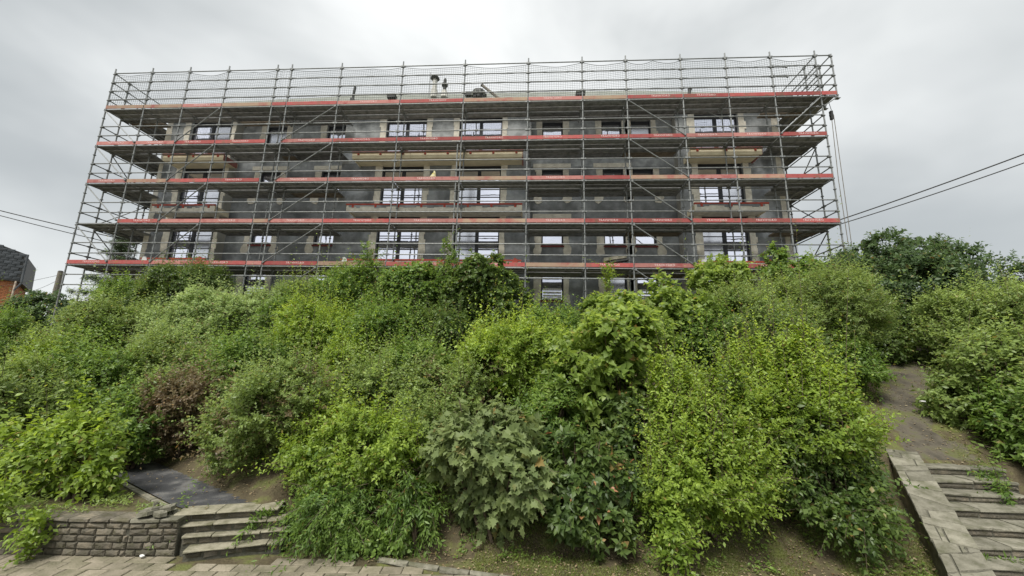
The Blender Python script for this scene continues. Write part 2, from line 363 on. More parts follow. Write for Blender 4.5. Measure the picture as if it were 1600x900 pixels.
# windows
def ear(b, cx, cz, y, r):
    n = 11; pts = []
    for k in range(n):
        t = 2*math.pi*k/n; q = r*rng.uniform(.78, 1.15); pts.append((cx+q*math.cos(t), cz+q*1.15*math.sin(t)))
    i = len(b.v)
    b.v += [(x, y, z) for x, z in pts]+[(x, y+.04, z) for x, z in pts]
    b.f += [tuple(i+k for k in range(n))]+[(i+k, i+n+k, i+n+(k+1) % n, i+(k+1) % n) for k in range(n)]
def strip(b, x0, x1, z0, z1, y, side):
    z = z0
    while z < z1-.01:
        h = min(rng.uniform(.25, .55), z1-z)
        if z1-z-h < .12: h = z1-z
        j = rng.uniform(-.05, .07)
        b.box(x0-(j if side < 0 else 0), x1+(j if side > 0 else 0), y, y+.05, z, z+h); z += h
for f in range(4):
    for L0, small, Y in ((FRENCH, False, WY), (SMALL, True, RY)):
        for (a, c) in L0:
            _, _, z0, z1 = opening(a, c, f, small)
            root = link('window', None, bld); root.location = Vector(((a+c)/2, Y+.16, z0))-bld.location
            t = .07; b = MB()
            b.box(a, c, Y+.14, Y+.22, z1-.24 if not small else z1-.16, z1); b.box(a, c, Y+.14, Y+.22, z0, z0+t)
            hz = z1-.24 if not small else z1-.16
            b.box(a, a+t, Y+.14, Y+.22, z0+t, hz); b.box(c-t, c, Y+.14, Y+.22, z0+t, hz)
            mid = (a+c)/2; panes = []
            if not small:
                mw = .17; b.box(mid-mw/2, mid+mw/2, Y+.135, Y+.225, z0+t, hz)
                if f < 3:
                    for q in (.30, .62):
                        b.box(a+t, mid-mw/2, Y+.15, Y+.21, z0+t+(hz-z0)*q, z0+t+(hz-z0)*q+.032)
                        b.box(mid+mw/2, c-t, Y+.15, Y+.21, z0+t+(hz-z0)*q, z0+t+(hz-z0)*q+.032)
                panes = [(a+t, mid-mw/2), (mid+mw/2, c-t)]
            else: panes = [(a+t, c-t)]
            bpart('frame', b, M['frame'], root)
            for p0, p1 in panes:
                top_ = hz
                bpart('pane', MB().box(p0, p1, Y+.18, Y+.19, z0+t, top_), M['film' if rng.random() < .22 else 'glass'], root)
            for x0, x1, s in ((a-.31, a-.002, -1), (c+.002, c+.29, 1)):
                b = MB(); strip(b, x0, x1, z0-(.02 if not small else .12), z1+(.0 if small else .05), Y-.03, s)
                if small and f > 0: ear(b, a-.2 if s < 0 else c+.2, z0-.26, Y-.035, .24)
                bpart('surround', b, M['surround'], root)
            if small:
                bpart('sill', MB().box(a-.04, c+.04, Y-.06, Y+.13, z0-.09, z0-.004), M['bordeaux'], root)
                if f in (1, 2) and rng.random() < .8:
                    bpart('lintel', MB().box(a-.45, c+.4, Y-.028, Y+.02, z1+.07, z1+.3), M['surround'], root)
            if small and f == 0:
                b = MB()
                for k in range(4): b.box(a+.1, c-.1, Y+.08, Y+.11, z0+.08+k*.15, z0+.15+k*.15)
                bpart('slat', b, M['slat'], root)['kind'] = 'stuff'
# balconies
SLABS = [(-18.95, -15.72), (-9.06, -.68), (7.17, 10.38)]
for f in (1, 2, 3):
    for (x0, x1) in SLABS:
        z = FL[f]-.02; y0 = D+.82
        root = link('balcony', None, bld); root.location = Vector((x0, y0, z))-bld.location
        bpart('slab', MB().hexa([(x0+.05, y0+.05, z-.30), (x1-.05, y0+.05, z-.30), (x1-.05, WY+.1, z-.26), (x0+.05, WY+.1, z-.26),
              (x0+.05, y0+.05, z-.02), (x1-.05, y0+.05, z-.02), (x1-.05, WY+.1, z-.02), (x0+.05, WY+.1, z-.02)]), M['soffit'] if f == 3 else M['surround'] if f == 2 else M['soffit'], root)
        cuts = [x0, x1] if x1-x0 < 5 else [x0, x0+2.9, x0+5.7, x1]
        for p, q in zip(cuts, cuts[1:]):
            bpart('fascia', MB().box(p+.008, q-.008, y0, y0+.046, z-.33, z-.045), M['cream'] if f == 3 else M['surround'], root)
        for xe in (x0-.012, x1-.034): bpart('fascia_end', MB().box(xe, xe+.046, y0+.002, WY, z-.32, z-.045), M['pink'] if (f == 3 and xe > x0) else M['cream'], root)
        b = MB().box(x0-.03, x1+.03, y0-.03, y0+.05, z-.042, z+.03)
        bpart('edge_angle', b, M['redsteel'], root)
        b = MB(); n = max(3, int((x1-x0)/.95))
        for k in range(n):
            xc = x0+.3+(x1-x0-.6)*k/(n-1); b.box(xc-.05, xc+.05, y0-.025, y0-.002, z-.16, z-.044)
        bpart('bracket', b, M['redsteel'], root)['kind'] = 'stuff'
        if f == 2:                       # crumbled mortar bed hanging below the edge angle
            b = MB(); x = x0+.1
            while x < x1-.3:
                wd = rng.uniform(.12, .4); b.box(x, min(x+wd, x1), y0-.012, y0-.002, z-.045-rng.uniform(.05, .15), z-.045); x += wd
            bpart('mortar_bed', b, M['wall'], root)
        if f == 1:
            for xe in (x0+.2, x1-.25):
                b = MB(); ear(b, xe, z-.06, y0-.05, .14); bpart('rubble', b, M['redsteel'] if xe > x0+1 else M['litter'], root)

# things standing on the roof
def roofpt(px, Y): p = at(px, 148, Y); return p.x
def roof_z(x, y): return rz + (rt-rz)*max(0, (y-17.15))/(21-17.15)
x = at(678, 145, 18.6).x; z = roof_z(x, 18.6)
t = thing('roof_flue', 'tall pale flue pipe with a mushroom cap on the roof', 'flue', at(678, 150, 18.6))
MB().tube([(0, 0, -.1), (0, 0, .35)], .19, 10).build('base_pipe', M['flue'], t); MB().tube([(0, 0, .3), (0, 0, 1.05)], .13, 10).build('pipe', M['flue'], t)
b = MB().tube([(0, 0, 1.02), (0, 0, 1.1), (0, 0, 1.2), (0, 0, 1.26)], [.2, .26, .2, .06], 12); b.build('cap', M['dark'], t)
MB().tube([(-.28, 0, -.1), (-.28, 0, 1.5)], .02, 6).build('stay', M['steel'], t)
x = at(694, 145, 18.6).x
t = thing('roof_vent', 'short dark ringed vent on a white base, right of the tall pale flue', 'vent', at(694, 150, 18.6))
MB().tube([(0, 0, -.1), (0, 0, .3)], [.2, .15], 10).build('base', M['flue'], t)
MB().tube([(0, 0, .3), (0, 0, .62), (0, 0, .63), (0, 0, .74), (0, 0, .75), (0, 0, 1.0), (0, 0, 1.12)], [.1, .1, .17, .17, .09, .09, .04], 10).build('stack', M['dark'], t)
x = at(551, 148, 18.4).x
t = thing('roof_post', 'leaning short dark post on the left part of the roof', 'post', at(551, 156, 18.4))
MB().tube([(0, 0, -.1), (.02, 0, .35), (.07, 0, .8)], .07, 8).build('post_shaft', M['dark'], t)
MB().box(-.1, .1, -.1, .1, -.08, .06).build('foot', M['dark'], t)
x = at(748, 150, 18.5).x
t = thing('roof_ventilator', 'squat dark dome ventilator with ribs at the middle of the roof', 'ventilator', at(748, 153, 18.5))
b = MB().tube([(0, 0, -.1), (0, 0, .12), (0, 0, .13), (0, 0, .35), (0, 0, .47)], [.34, .34, .42, .36, .12], 12); b.build('dome', M['dark'], t)
b = MB()
for k in range(10):
    a = 2*math.pi*k/10; b.box(.40*math.cos(a)-.03, .40*math.cos(a)+.03, .40*math.sin(a)-.03, .40*math.sin(a)+.03, .0, .24)
b.build('rib', M['roof'], t)['kind'] = 'stuff'
MB().box(-.75, -.3, -.15, .15, .1, .3).build('outlet', M['dark'], t)
p0, p1 = at(753, 133, 18.0), at(787, 153, 17.6)
t = thing('wooden_pole', 'dark pole leaning out over the roof edge near the dome ventilator', 'pole', p1)
MB().tube([p0-p1, (0, 0, -.25)], .075, 8).build('shaft', M['pole'], t); MB().tube([(p0-p1)*1.0, (p0-p1)*.97], .09, 8).build('end_collar', M['dark'], t)
x = at(1078, 148, 17.6).x
t = thing('roof_pipe_stub', 'short black pipe stub tilted right on the roof above the right balconies', 'pipe', at(1077, 150, 17.6))
MB().tube([(-.06, 0, -.2), (.06, 0, .42)], .085, 8).build('pipe', M['dark'], t); MB().tube([(.05, 0, .36), (.065, 0, .44)], .1, 8).build('rim', M['dark'], t)
for px, lab in ((612, 'flat dark box on the roof just left of the tall pale flue'), (907, 'small black box on the roof edge right of the dark dome ventilator')):
    x = at(px, 149, 18.0).x; t = thing('roof_box', lab, 'box', at(px, 149 if px > 800 else 153, 18.0))
    MB().box(-.22, .22, -.15, .15, -.05, .1).build('case', M['dark'], t); MB().box(-.25, .25, -.18, .18, .1, .14).build('lid', M['roof'], t)

# ------------------------------------------------------------------ scaffold
PX = [-21.63, -19.59, -17.56, -15.50, -12.95, -12.21, -9.65, -6.56, -3.50, -.44, 2.10, 4.13, 6.65, 8.68, 10.69, 12.67]
LV = [7.10, 9.09, 11.11, 13.11, 15.11]
TOP = 17.14; IY = D+.73
scf = thing('scaffold', 'grey tube scaffold with red toe boards on five levels around the block', 'scaffold', (0, D, 0))
CACHE = {}
def sp(name, key, mk, m, loc, rot=None):
    k = (name, key, m.name)
    if k not in CACHE: CACHE[k] = mk().mesh(name, m)
    return link(name, CACHE[k], scf, Vector(loc)-Vector((0, D, 0)), rot)
TR, RR = .031, .026
def standard(x, y, z0, z1):
    z0, z1 = round(z0, 1), round(z1, 1)
    def mk():
        b = MB().tube([(0, 0, 0), (0, 0, z1-z0)], TR, 8); q = LV[0]-6
        for k in range(40):
            zz = LV[0]-4.03+.5*k-z0
            if .1 < zz < z1-z0-.05: b.tube([(0, 0, zz-.012), (0, 0, zz+.012)], .062, 8)
        b.box(-.08, .08, -.08, .08, 0, .012)
        return b
    return sp('standard', (z0, z1), mk, M['steel'], (x, y, z0))
def rail(name, p, q, r=RR, m=None):
    p, q = Vector(p), Vector(q); d = q-p; l = round(d.length, 2)
    def mk():
        b = MB().tube([(0, 0, .02), (0, 0, l-.02)], r, 8)
        for s in (.035, l-.105): b.box(-.035, .035, -.035, .035, s, s+.07)
        return b
    o = sp(name, (l, r), mk, m or M['steel'], p); o.rotation_euler = d.to_track_quat('Z', 'Y').to_euler(); return o
TEXT = None
def lettering(board, L, fac):
    global TEXT
    if TEXT is None:
        cu = bpy.data.curves.new('lettering', 'FONT'); cu.body = 'TRAVHYDRO'; cu.size = .125; cu.align_x = 'CENTER'; cu.align_y = 'CENTER'; cu.resolution_u = 2
        cu.space_character = 1.18
        to = bpy.data.objects.new('lettering_source', cu); COL.objects.link(to); bpy.context.view_layer.update()
        TEXT = bpy.data.meshes.new_from_object(to.evaluated_get(bpy.context.evaluated_depsgraph_get())); TEXT.name = 'lettering'
        TEXT.materials.clear(); TEXT.materials.append(M['white_paint']); bpy.data.objects.remove(to)
    link('lettering', TEXT, board, (L*fac, -.0025, .105), (math.pi/2, 0, 0))
def toe(x0, x1, z, m, text=True, y=D-.05):
    l = round(x1-x0-.05, 2)
    o = sp('toe_board', l, lambda: MB().box(0, l, 0, .03, .01, .185), m, (x0+.025, y, z-.03))
    if text and l > 1: lettering(o, l, rng.choice((.5, .5, .45, .6)))
    return o
# standards
for i, x in enumerate(PX):
    standard(x, D, tz(x, D)-.02, TOP+.3)
    standard(x, IY, tz(x, IY)-.02, LV[4]+.35 if i not in (0, 15) else TOP+.1)
standard(PX[8]-.16, D, tz(-3.6, D), 12.9)
SY = [IY+2.07*(k+1) for k in range(4)]
for xo, xi in ((PX[0], PX[0]+.73), (PX[15], 11.93)):
    for y in SY:
        standard(xo, y, tz(xo, y)-.02, TOP+.1); standard(xi, y, tz(xi, y)-.02, LV[4]+.4)
SPECIAL = {}
for lv in range(5):
    for i in range(15): SPECIAL[lv, i] = rng.choices(('red', 'pink', 'ochre'), (.45, .37, .18))[0]
for k, v in {(4, 0): 'ochre', (4, 1): 'ochre', (4, 2): 'pink', (4, 3): 'ochre', (4, 4): 'red', (4, 6): 'pink', (4, 7): 'red', (4, 8): 'ochre', (4, 9): 'pink',
             (4, 11): 'red', (4, 12): 'red', (4, 13): 'red', (4, 14): 'red', (3, 0): 'pink', (3, 1): 'pink', (3, 9): 'red', (3, 10): 'red', (3, 11): 'red', (3, 13): 'pink', (3, 14): 'red',
             (2, 0): 'pink', (2, 1): 'ochre', (2, 2): 'red', (2, 3): 'red', (2, 8): 'ochre', (2, 14): 'red', (2, 12): 'pink', (1, 1): 'red', (1, 2): 'pink', (1, 3): 'pink', (1, 6): 'red',
             (1, 8): 'ochre', (1, 9): 'pink', (1, 10): 'red', (1, 11): 'red', (1, 12): 'red', (1, 13): 'red', (1, 14): 'red', (0, 0): 'red', (0, 3): 'red', (0, 9): 'ochre', (0, 10): 'red', (0, 11): 'pink'}.items(): SPECIAL[k] = v
NOTOE = {(2, 4), (3, 4), (1, 0)}
ISREC = lambda i: i in (3, 4, 5, 9, 10, 11)
ENDBAY = (0, 14)
def plank(name, x0, x1, y0, wd, z, m):
    l = round(x1-x0-.07, 2)
    def mk():
        b = MB().box(0, l, 0, wd, -.045, 0)
        b.box(0, l, 0, .02, -.075, -.046); b.box(0, l, wd-.02, wd, -.075, -.046)
        for s in (.02, l*.34, l*.67, l-.09): b.box(s, s+.07, .021, wd-.021, -.072, -.0465)
        return b
    return sp(name, (l, wd), mk, m, (x0+.035, y0, z+rng.uniform(-.008, .008)))
for lv, z in enumerate(LV):
    top = lv == 4
    for i in range(15):
        x0, x1 = PX[i], PX[i+1]
        rail('ledger', (x0, D-.03, z-.085), (x1, D-.03, z-.085)); rail('ledger', (x0, IY, z-.12), (x1, IY, z-.12))
        for h in ((.5, 1.0, 1.5, TOP-z) if top else (.5, 1.0)):
            if top and i == 14 and h in (1.0, 1.5): h += .03
            rail('guard_rail', (x0, D, z+h), (x1, D, z+h))
        if (lv, i) not in NOTOE:
            k = SPECIAL[lv, i]; toe(x0, x1, z, M[k], text=(k != 'ochre' and rng.random() < .85))
        wide = ISREC(i) or i in ENDBAY
        wd = .3
        for k in range(2):
            plank('deck_plank', x0, x1, D+.06+k*.34, wd, z, M['plank'])
        if wide or lv in (0, 1, 4): plank('console_plank', x0, x1, IY+.06, .32, z, M['plank'])
        if wide: plank('infill_plank', x0, x1, IY+.42, .34 if top else .48, z-.02, M['wood_plank'] if rng.random() < .3 else M['plank'])
    for i, x in enumerate(PX):
        rec = any(ISREC(k) for k in (i-1, i))
        rail('transom', (x, D, z-.07), (x, IY+(.9 if rec else .4 if lv in (0, 1, 4) else 0), z-.07))
# ground lift rails
for i in range(15):
    rail('guard_rail', (PX[i], D, LV[0]-.52), (PX[i+1], D, LV[0]-.52))
    if i in (0, 1, 2): rail('guard_rail', (PX[i], D, LV[0]-1), (PX[i+1], D, LV[0]-1))
# braces
for i, rev in ((0, False), (2, True), (5, True), (11, False)):
    for lv in range(1, 5):
        a, c = (PX[i], PX[i+1]) if not rev else (PX[i+1], PX[i])
        rail('brace', (a, D-.06, LV[lv]-.1), (c, D-.06, LV[lv-1]+.05), .024)
    a, c = (PX[i], PX[i+1]) if not rev else (PX[i+1], PX[i])
    if i: rail('brace', (a, D-.06, LV[0]-.1), (c, D-.06, LV[0]-1.9), .024)
rail('brace', (PX[15], D-.06, LV[4]-.1), (PX[14], D-.06, LV[3]+.05), .024)
rail('brace', (PX[13], IY, LV[3]+1.4), (PX[13]-.9, IY, LV[3]+1.95), .02)
# side scaffolds
for xo, xi, s in ((PX[0], PX[0]+.73, -1), (PX[15], 11.93, 1)):
    ys_ = [IY]+SY
    for lv, z in enumerate(LV):
        for k in range(4):
            y0, y1 = ys_[k], ys_[k+1]
            for h in ((.5, 1.0, 1.5, TOP-z) if lv == 4 else (.5, 1.0)): rail('guard_rail', (xo, y0, z+h), (xo, y1, z+h))
            rail('ledger', (xo, y0, z-.12), (xo, y1, z-.12)); rail('ledger', (xi, y0, z-.12), (xi, y1, z-.12))
            lo = min(xo, xi)
            for j in range(4 if s < 0 else 2):
                l = round(y1-y0-.06, 2); wd = .29
                def mk():
                    b = MB().box(0, wd, 0, l, -.045, 0); b.box(0, .02, 0, l, -.075, -.046); b.box(wd-.02, wd, 0, l, -.075, -.046)
                    for q in (.02, l*.34, l*.67, l-.09): b.box(.021, wd-.021, q, q+.07, -.072, -.0465)
                    return b
                sp('deck_plank', ('side', l, wd), mk, M['plank'], (lo+.05+j*(.355 if s < 0 else .34), y0+.03, z+rng.uniform(-.01, .01)))
            if rng.random() < .8:
                l = round(y1-y0-.05, 2)
                sp('toe_board', ('side', l), lambda: MB().box(0, .03, 0, l, 0, .15), M[rng.choice(('red', 'pink'))], (xo-.015, y0+.02, z+.02))
        for h in ((.5, 1.0, 1.5, TOP-z) if lv == 4 else (.5, 1.0)):
            rail('guard_rail', (xo, D, z+h), (xo, IY, z+h)); rail('guard_rail', (xo, ys_[-1], z+h), (xi, ys_[-1], z+h))
        for y in SY: rail('transom', (xo, y, z-.07), (xi, y, z-.07))
        rail('brace', (xo+s*.05, ys_[0] if lv % 2 else ys_[1], z-.1), (xo+s*.05, ys_[1] if lv % 2 else ys_[0], z-1.9), .024)
        rail('brace', (xo+s*.05, ys_[2], z-.1), (xo+s*.05, ys_[3], z-1.9), .024)
# cantilevered outrigger on the right at the top lift
OX = 13.37; z = LV[4]
for y in [D, IY]+SY[:3]:
    standard(OX, y, z-.25, TOP+.1)
    rail('transom', (PX[15], y, z-.1), (OX, y, z-.1)); rail('brace', (PX[15], y-.05, z-.62), (OX, y-.05, z-.12), .024)
for y0, y1 in zip([D, IY]+SY[:2], [IY]+SY[:3]):
    for h in (.5, 1.0, 1.5, TOP-z): rail('guard_rail', (OX, y0, z+h), (OX, y1, z+h))
    l = round(y1-y0-.06, 2)
    for j in range(2):
        sp('deck_plank', ('out', l), lambda: MB().box(0, .28, 0, l, -.05, 0), M['plank'], (PX[15]+.05+j*.32, y0+.03, z))
for h in (.5, 1.0, 1.5, TOP-z): rail('guard_rail', (PX[15], D, z+h), (OX, D, z+h))
toe(PX[15], OX, z, M['red'], False)
# safety net, one length per bay
for i in range(15):
    b = MB(); x0, x1 = PX[i]+.03, PX[i+1]-.03; Lb = x1-x0; sag = rng.uniform(.05, .16)*min(1, Lb/2); y = D+.05
    two = Lb > 2.2 and rng.random() < .5; ph = rng.uniform(0, 6)
    topz = lambda u: TOP-.04-sag*(math.sin(math.pi*((u*2) % 1 if two else u))**.8 if 0 < u < 1 else 0)
    P = lambda u, v: (x0+Lb*u, y+.04*math.sin(5*v+ph)*math.sin(math.pi*u)+.02*math.sin(9*u+ph), LV[4]+.1+(topz(u)-LV[4]-.1)*v)
    nu, nv = max(4, int(Lb/.105)), 19
    for k in range(nu+1): b.tube([P(k/nu, q/5) for q in range(6)],   .0056, 3, False)
    for q in range(nv+1): b.tube([P(u/10, q/nv) for u in range(11)], .0056 if q < nv else .012, 3, False)
    o = b.build('safety_net', M['net'], scf); o.location = (0, -D, 0); o['kind'] = 'stuff'
# ends of overlapping rails
for h in (1.0, 1.5): rail('guard_rail', (PX[14], D-.05, LV[4]+h-.05), (PX[14]+.7, D-.05, LV[4]+h-.07))

# pulley and ropes hanging from the outrigger
p = at(1299, 160, D+.3)
t = thing('rope_pulley', 'black pulley block with two long ropes hanging off the right scaffold end', 'pulley', (13.2, D+.3, LV[4]-.1))
dn = lambda px, py: at(px, py, D+.3)-Vector((13.2, D+.3, LV[4]-.1))
MB().tube([(0, 0, 0), dn(1299, 172)], .012, 6).build('hanger', M['dark'], t)
c = dn(1299, 180)
b = MB().tube([c+Vector((0, -.04, 0)), c+Vector((0, .04, 0))], .075, 14); b.box(c.x-.05, c.x+.05, c.y-.055, c.y+.055, c.z-.22, c.z+.2); b.build('block', M['dark'], t)
MB().tube([c, dn(1310, 280), dn(1326, 385)], .014, 6).build('rope', M['pole'], t); MB().tube([c+Vector((.1, 0, 0)), dn(1318, 290), dn(1331, 385)], .014, 6).build('rope', M['pole'], t)
# panel lying on the lowest level
t = thing('insulation_panel', 'tilted pale grey panel left on the lowest walkway beside a vivid red board', 'panel', at(963, 405, D+.35))
MB().hexa([(-.55, -.15, -.12), (.42, -.15, .03), (.42, .2, .03), (-.55, .2, -.12), (-.55, -.15, .02), (.42, -.15, .17), (.42, .2, .17), (-.55, .2, .02)]).build('board', M['slabstone'], t)
MB().hexa([(-.3, -.153, -.2), (.52, -.153, -.06), (.52, .2, -.06), (-.3, .2, -.2), (-.3, -.153, -.125), (.52, -.153, .01), (.52, .2, .01), (-.3, .2, -.125)]).build('backing', M['dark'], t)
# pale yellow cloth bundle on a walkway
t = thing('cloth_bundle', 'small pale yellow bundle on the walkway under the middle balcony', 'bundle', at(677, 277, D+.4))
b = MB().tube([(0, 0, -.12), (0, 0, .0), (.02, 0, .1), (.05, 0, .2), (.03, 0, .34)], [.17, .16, .11, .06, .03], 9); b.build('heap', M['yellowbag'], t)
MB().tube([(.02, 0, .13), (.03, 0, .17)], .09, 9).build('tie', M['yellow'], t)

# ------------------------------------------------------------------ stone wall, steps, paving
def local(b, o):            # shift a mesh builder from world to the object's frame
    b.v = [(x-o[0], y-o[1], z-o[2]) for x, y, z in b.v]; return b
def rough_block(p, d, n, l, h, dep, z, j=.012):
    """stone with a chamfered, uneven face: p start, d along, n outward (towards viewer)"""
    b = MB(); R_ = lambda: rng.uniform(-j, j)
    P = lambda s, t, o: tuple(p+d*s+n*o+Vector((0, 0, z+t)))
    back = [P(0, 0, -dep), P(l, 0, -dep), P(l, h, -dep), P(0, h, -dep)]
    midl = [P(0, 0, -.012), P(l, 0, -.012), P(l, h, -.012), P(0, h, -.012)]
    e = min(.022, h*.2)
    fr = [P(e+R_(), e+R_(), .01+R_()), P(l-e+R_(), e+R_(), .01+R_()), P(l-e+R_(), h-e+R_(), .008+R_()), P(e+R_(), h-e+R_(), .008+R_())]
    c = P(l/2+R_()*3, h/2+R_(), .016+R_())
    b.v = back+midl+fr+[c]
    for k in range(4):
        q = (k+1) % 4; b.f += [(k, q, 4+q, 4+k), (4+k, 4+q, 8+q, 8+k), (8+k, 8+q, 12)]
    b.f.append((3, 2, 1, 0)); return b
W0, W1, W2 = Vector((-11.5, 5.77, 0)), Vector((-6.18, 6.14, 0)), Vector((-5.48, 6.24, 0))
rw = thing('retaining_wall', 'low grey brown stone retaining wall along the paving under the left bush', 'wall', (-6.2, 6.15, 0))
for A, B in ((W0, W1), (W1, W2)):
    d = (B-A).normalized(); n = Vector((d.y, -d.x, 0)); Lw = (B-A).length
    b = MB(); a0, a1 = A-n*.02, B-n*.02
    b.hexa([a0+Vector((0, 0, -.1)), a1+Vector((0, 0, -.1)), a1-n*.22+Vector((0, 0, -.1)), a0-n*.22+Vector((0, 0, -.1)), a0+Vector((0, 0, .47)), a1+Vector((0, 0, .47)), a1-n*.22+Vector((0, 0, .47)), a0-n*.22+Vector((0, 0, .47))])
    local(b, rw.location).build('core', M['mortar'], rw)
    z = 0.
    for c in range(5):
        h = (.095, .1, .095, .095, .085)[c]; s = rng.uniform(-.2, 0)
        while s < Lw-.02:
            l = rng.uniform(.15, .30); s0, s1 = max(s, 0), min(s+l, Lw)
            if s1-s0 > .05:
                local(rough_block(A+d*(s0+.006), d, n, s1-s0-.012, h-.008, .05, z, .007), rw.location).build('stone', M['stone'], rw)
            s += l
        z += h
    s = 0
    while s < Lw-.02:
        l = min(rng.uniform(.3, .5), Lw-s)
        local(rough_block(A+d*(s+.004)+n*.015, d, n, l-.008, .05, .3, .472, .006), rw.location).build('coping_stone', M['slabstone'] if A is W1 else M['stone'], rw); s += l

e = Vector((1.2, .55, 0)).normalized(); n = Vector((e.y, -e.x, 0))
st = thing('stone_steps', 'short flight of worn stone steps from the paving up to the tarmac path', 'steps', (-4.8, 6.3, 0))
EDGES = [((272, 878), (452, 856)), ((286, 861), (440, 846)), ((284, 838), (446, 827)), ((272, 821), (446, 810)), ((272, 803), (436, 793))]
for k in range(4):
    zb, zt = .135*k, .135*(k+1)
    ya = [Vector(gp(*q, zt)) for q in EDGES[k+1]]; a, c = ya; a.z = c.z = 0
    e = (c-a).normalized(); n = Vector((e.y, -e.x, 0)); Ls = (c-a).length
    b = MB(); a0, a1 = a-n*.03, c-n*.03; bk = -n*.5
    b.hexa([a0+Vector((0, 0, -.1)), a1+Vector((0, 0, -.1)), a1+bk+Vector((0, 0, -.1)), a0+bk+Vector((0, 0, -.1)), a0+Vector((0, 0, zt-.04)), a1+Vector((0, 0, zt-.04)), a1+bk+Vector((0, 0, zt-.04)), a0+bk+Vector((0, 0, zt-.04))])
    local(b, st.location).build('core', M['mortar'], st)
    x = 0
    while x < Ls-.02:
        l = min(rng.uniform(.2, .34), Ls-x)
        local(rough_block(a+e*(x+.006)-n*.03, e, n, l-.012, .1, .03, zb+.001), st.location).build('riser_stone', M['stone'], st); x += l
    x = 0
    while x < Ls-.02:
        l = min(rng.uniform(.4, .8), Ls-x)
        if not (k == 0 and .3 < x < .6):
            local(rough_block(a+e*(x+.005)+n*.02, e, n, l-.01, .03, .36 if k == 3 else .24, zt-.03+rng.uniform(-.006, .004), .004), st.location).build('tread_slab', M['treadstone'], st)
        x += l
# pavement
sheet = MB(); sheet.quad((-40, -40, -.035), (40, -40, -.035), (40, 5.0, -.035), (-40, 5.0, -.035))
pv = sheet.build('pavement', M['paver']); pv['kind'] = 'structure'
d = Vector((1, .075, 0)).normalized(); n = Vector((d.y, -d.x, 0))
variants = []
for k in range(8):
    j = lambda: rng.uniform(-.004, .004)
    l, wd = .295, .185
    b = MB(); b.v = [(0, 0, -.05), (l, 0, -.05), (l, wd, -.05), (0, wd, -.05), (0, 0, -.008), (l, 0, -.008), (l, wd, -.008), (0, wd, -.008),
                     (.01, .01, j()), (l-.01, .01, j()), (l-.01, wd-.01, j()), (.01, wd-.01, j())]
    b.f = [(8, 9, 10, 11)]+[(4+q, 4+(q+1) % 4, 8+(q+1) % 4, 8+q) for q in range(4)]+[(q, (q+1) % 4, 4+(q+1) % 4, 4+q) for q in range(4)]
    variants.append(b.mesh('paver', M['paver']))
cnt = 0
for r_ in range(9):
    for k in range(-2, 33):
        o_ = .15 if r_ % 2 else 0
        p = Vector((-9.2, 5.73, 0))+d*(k*.305+o_)+Vector((-d.y, d.x, 0))*(.62+.195*(r_-6))
        q = p+d*.15+Vector((-d.y, d.x, 0))*.09
        lim = float(wall_y(q.x))-.03 if q.x < -5.5 else (5.95 if q.x < -5.0 else 6.02 + .1*max(0, q.x+5) if q.x < -3.9 else 6.44 if q.x < -3.2 else 6.4-(q.x+3.2)*.11)
        if q.y > lim or q.x > -.9 or q.y < 5.0: continue
        link('paver', rng.choice(variants), pv, p+Vector((0, 0, rng.uniform(-.004, .004))), (rng.uniform(-.01, .01), rng.uniform(-.01, .01), math.atan2(d.y, d.x)+rng.uniform(-.012, .012))); cnt += 1
bed = MB()
bed.quad((-12, 4.9, -.028), (-.6, 4.9, -.028), (-.6, 6.5, -.028), (-12, 6.5, -.028))
tag(bed.build('paving_bed', M['soil']), kind='structure')
kb = thing('kerb', 'row of thin weathered edging stones between paving and mossy soil', 'kerb', (-1.6, 6.25, 0))
A, B = gp(636, 880, .04), gp(770, 899, .04); d = (B-A).normalized(); Lk = 2.2; s = -.5; n = Vector((d.y, -d.x, 0))
A.z = 0
d.z = 0
while s < Lk:
    l = rng.uniform(.42, .6); local(rough_block(A+d*s, d, n, l-.012, .075, .05, -.03+rng.uniform(-.008, .008), .006), kb.location).build('kerb_stone', M['slabstone'], kb); s += l

# right-hand stair with sloping parapet
SYS = [6.16, 6.55, 6.87, 7.19, 7.57, 7.89, 8.16, 8.52]
sr = thing('stone_staircase', 'weathered stone staircase rising to the earth path on the right', 'staircase', (9, 7.4, 0))
PTL, PTR, PBR, PBL = gp(1388, 703, 1.42), gp(1428, 703, 1.42), gp(1556, 897, .36), gp(1480, 897, .36)
PA, PB = (PBL+PBR)/2, (PTL+PTR)/2
PA.z = PB.z = 0; pd = (PB-PA).normalized(); pn = Vector((pd.y, -pd.x, 0)); hw = .5*((PTR-PTL).dot(pn)+(PBR-PBL).dot(pn))/2
PSL = (1.42-.36)/(PB-PA).length
def par_r(Y): q = PA+pn*hw; return q.x+(Y-q.y)*pd.x/pd.y      # x of the parapet's right face
def stair_right(Y): return par_r(Y)+1.5+max(0, 7.7-Y)*1.2
for k, Y in enumerate([5.5, 5.83]+SYS):
    z1 = .15*(k-1); z0 = z1-.15
    dep = .46; xL = par_r(Y)-.02; xR = stair_right(Y)
    b = MB().box(xL, xR, Y+.02, Y+.9, z0-.3, z1-.052); local(b, sr.location).build('core', M['mortar'], sr)
    x = xL
    while x < xR-.05:
        l = min(rng.uniform(.5, .9), xR-x)
        if xR-x-l < .15: l = xR-x
        d_, n_ = Vector((1, 0, 0)), Vector((0, -1, 0))
        local(rough_block(Vector((x+.005, Y+.018, 0)), d_, n_, l-.01, .096, .04, z0+.0, .006), sr.location).build('riser_stone', M['stone'], sr)
        local(rough_block(Vector((x+.004, Y, 0)), d_, n_, l-.008, .052, dep, z1-.052+rng.uniform(-.012, .004), .008), sr.location).build('tread_slab', M['slabstone'], sr)
        x += l
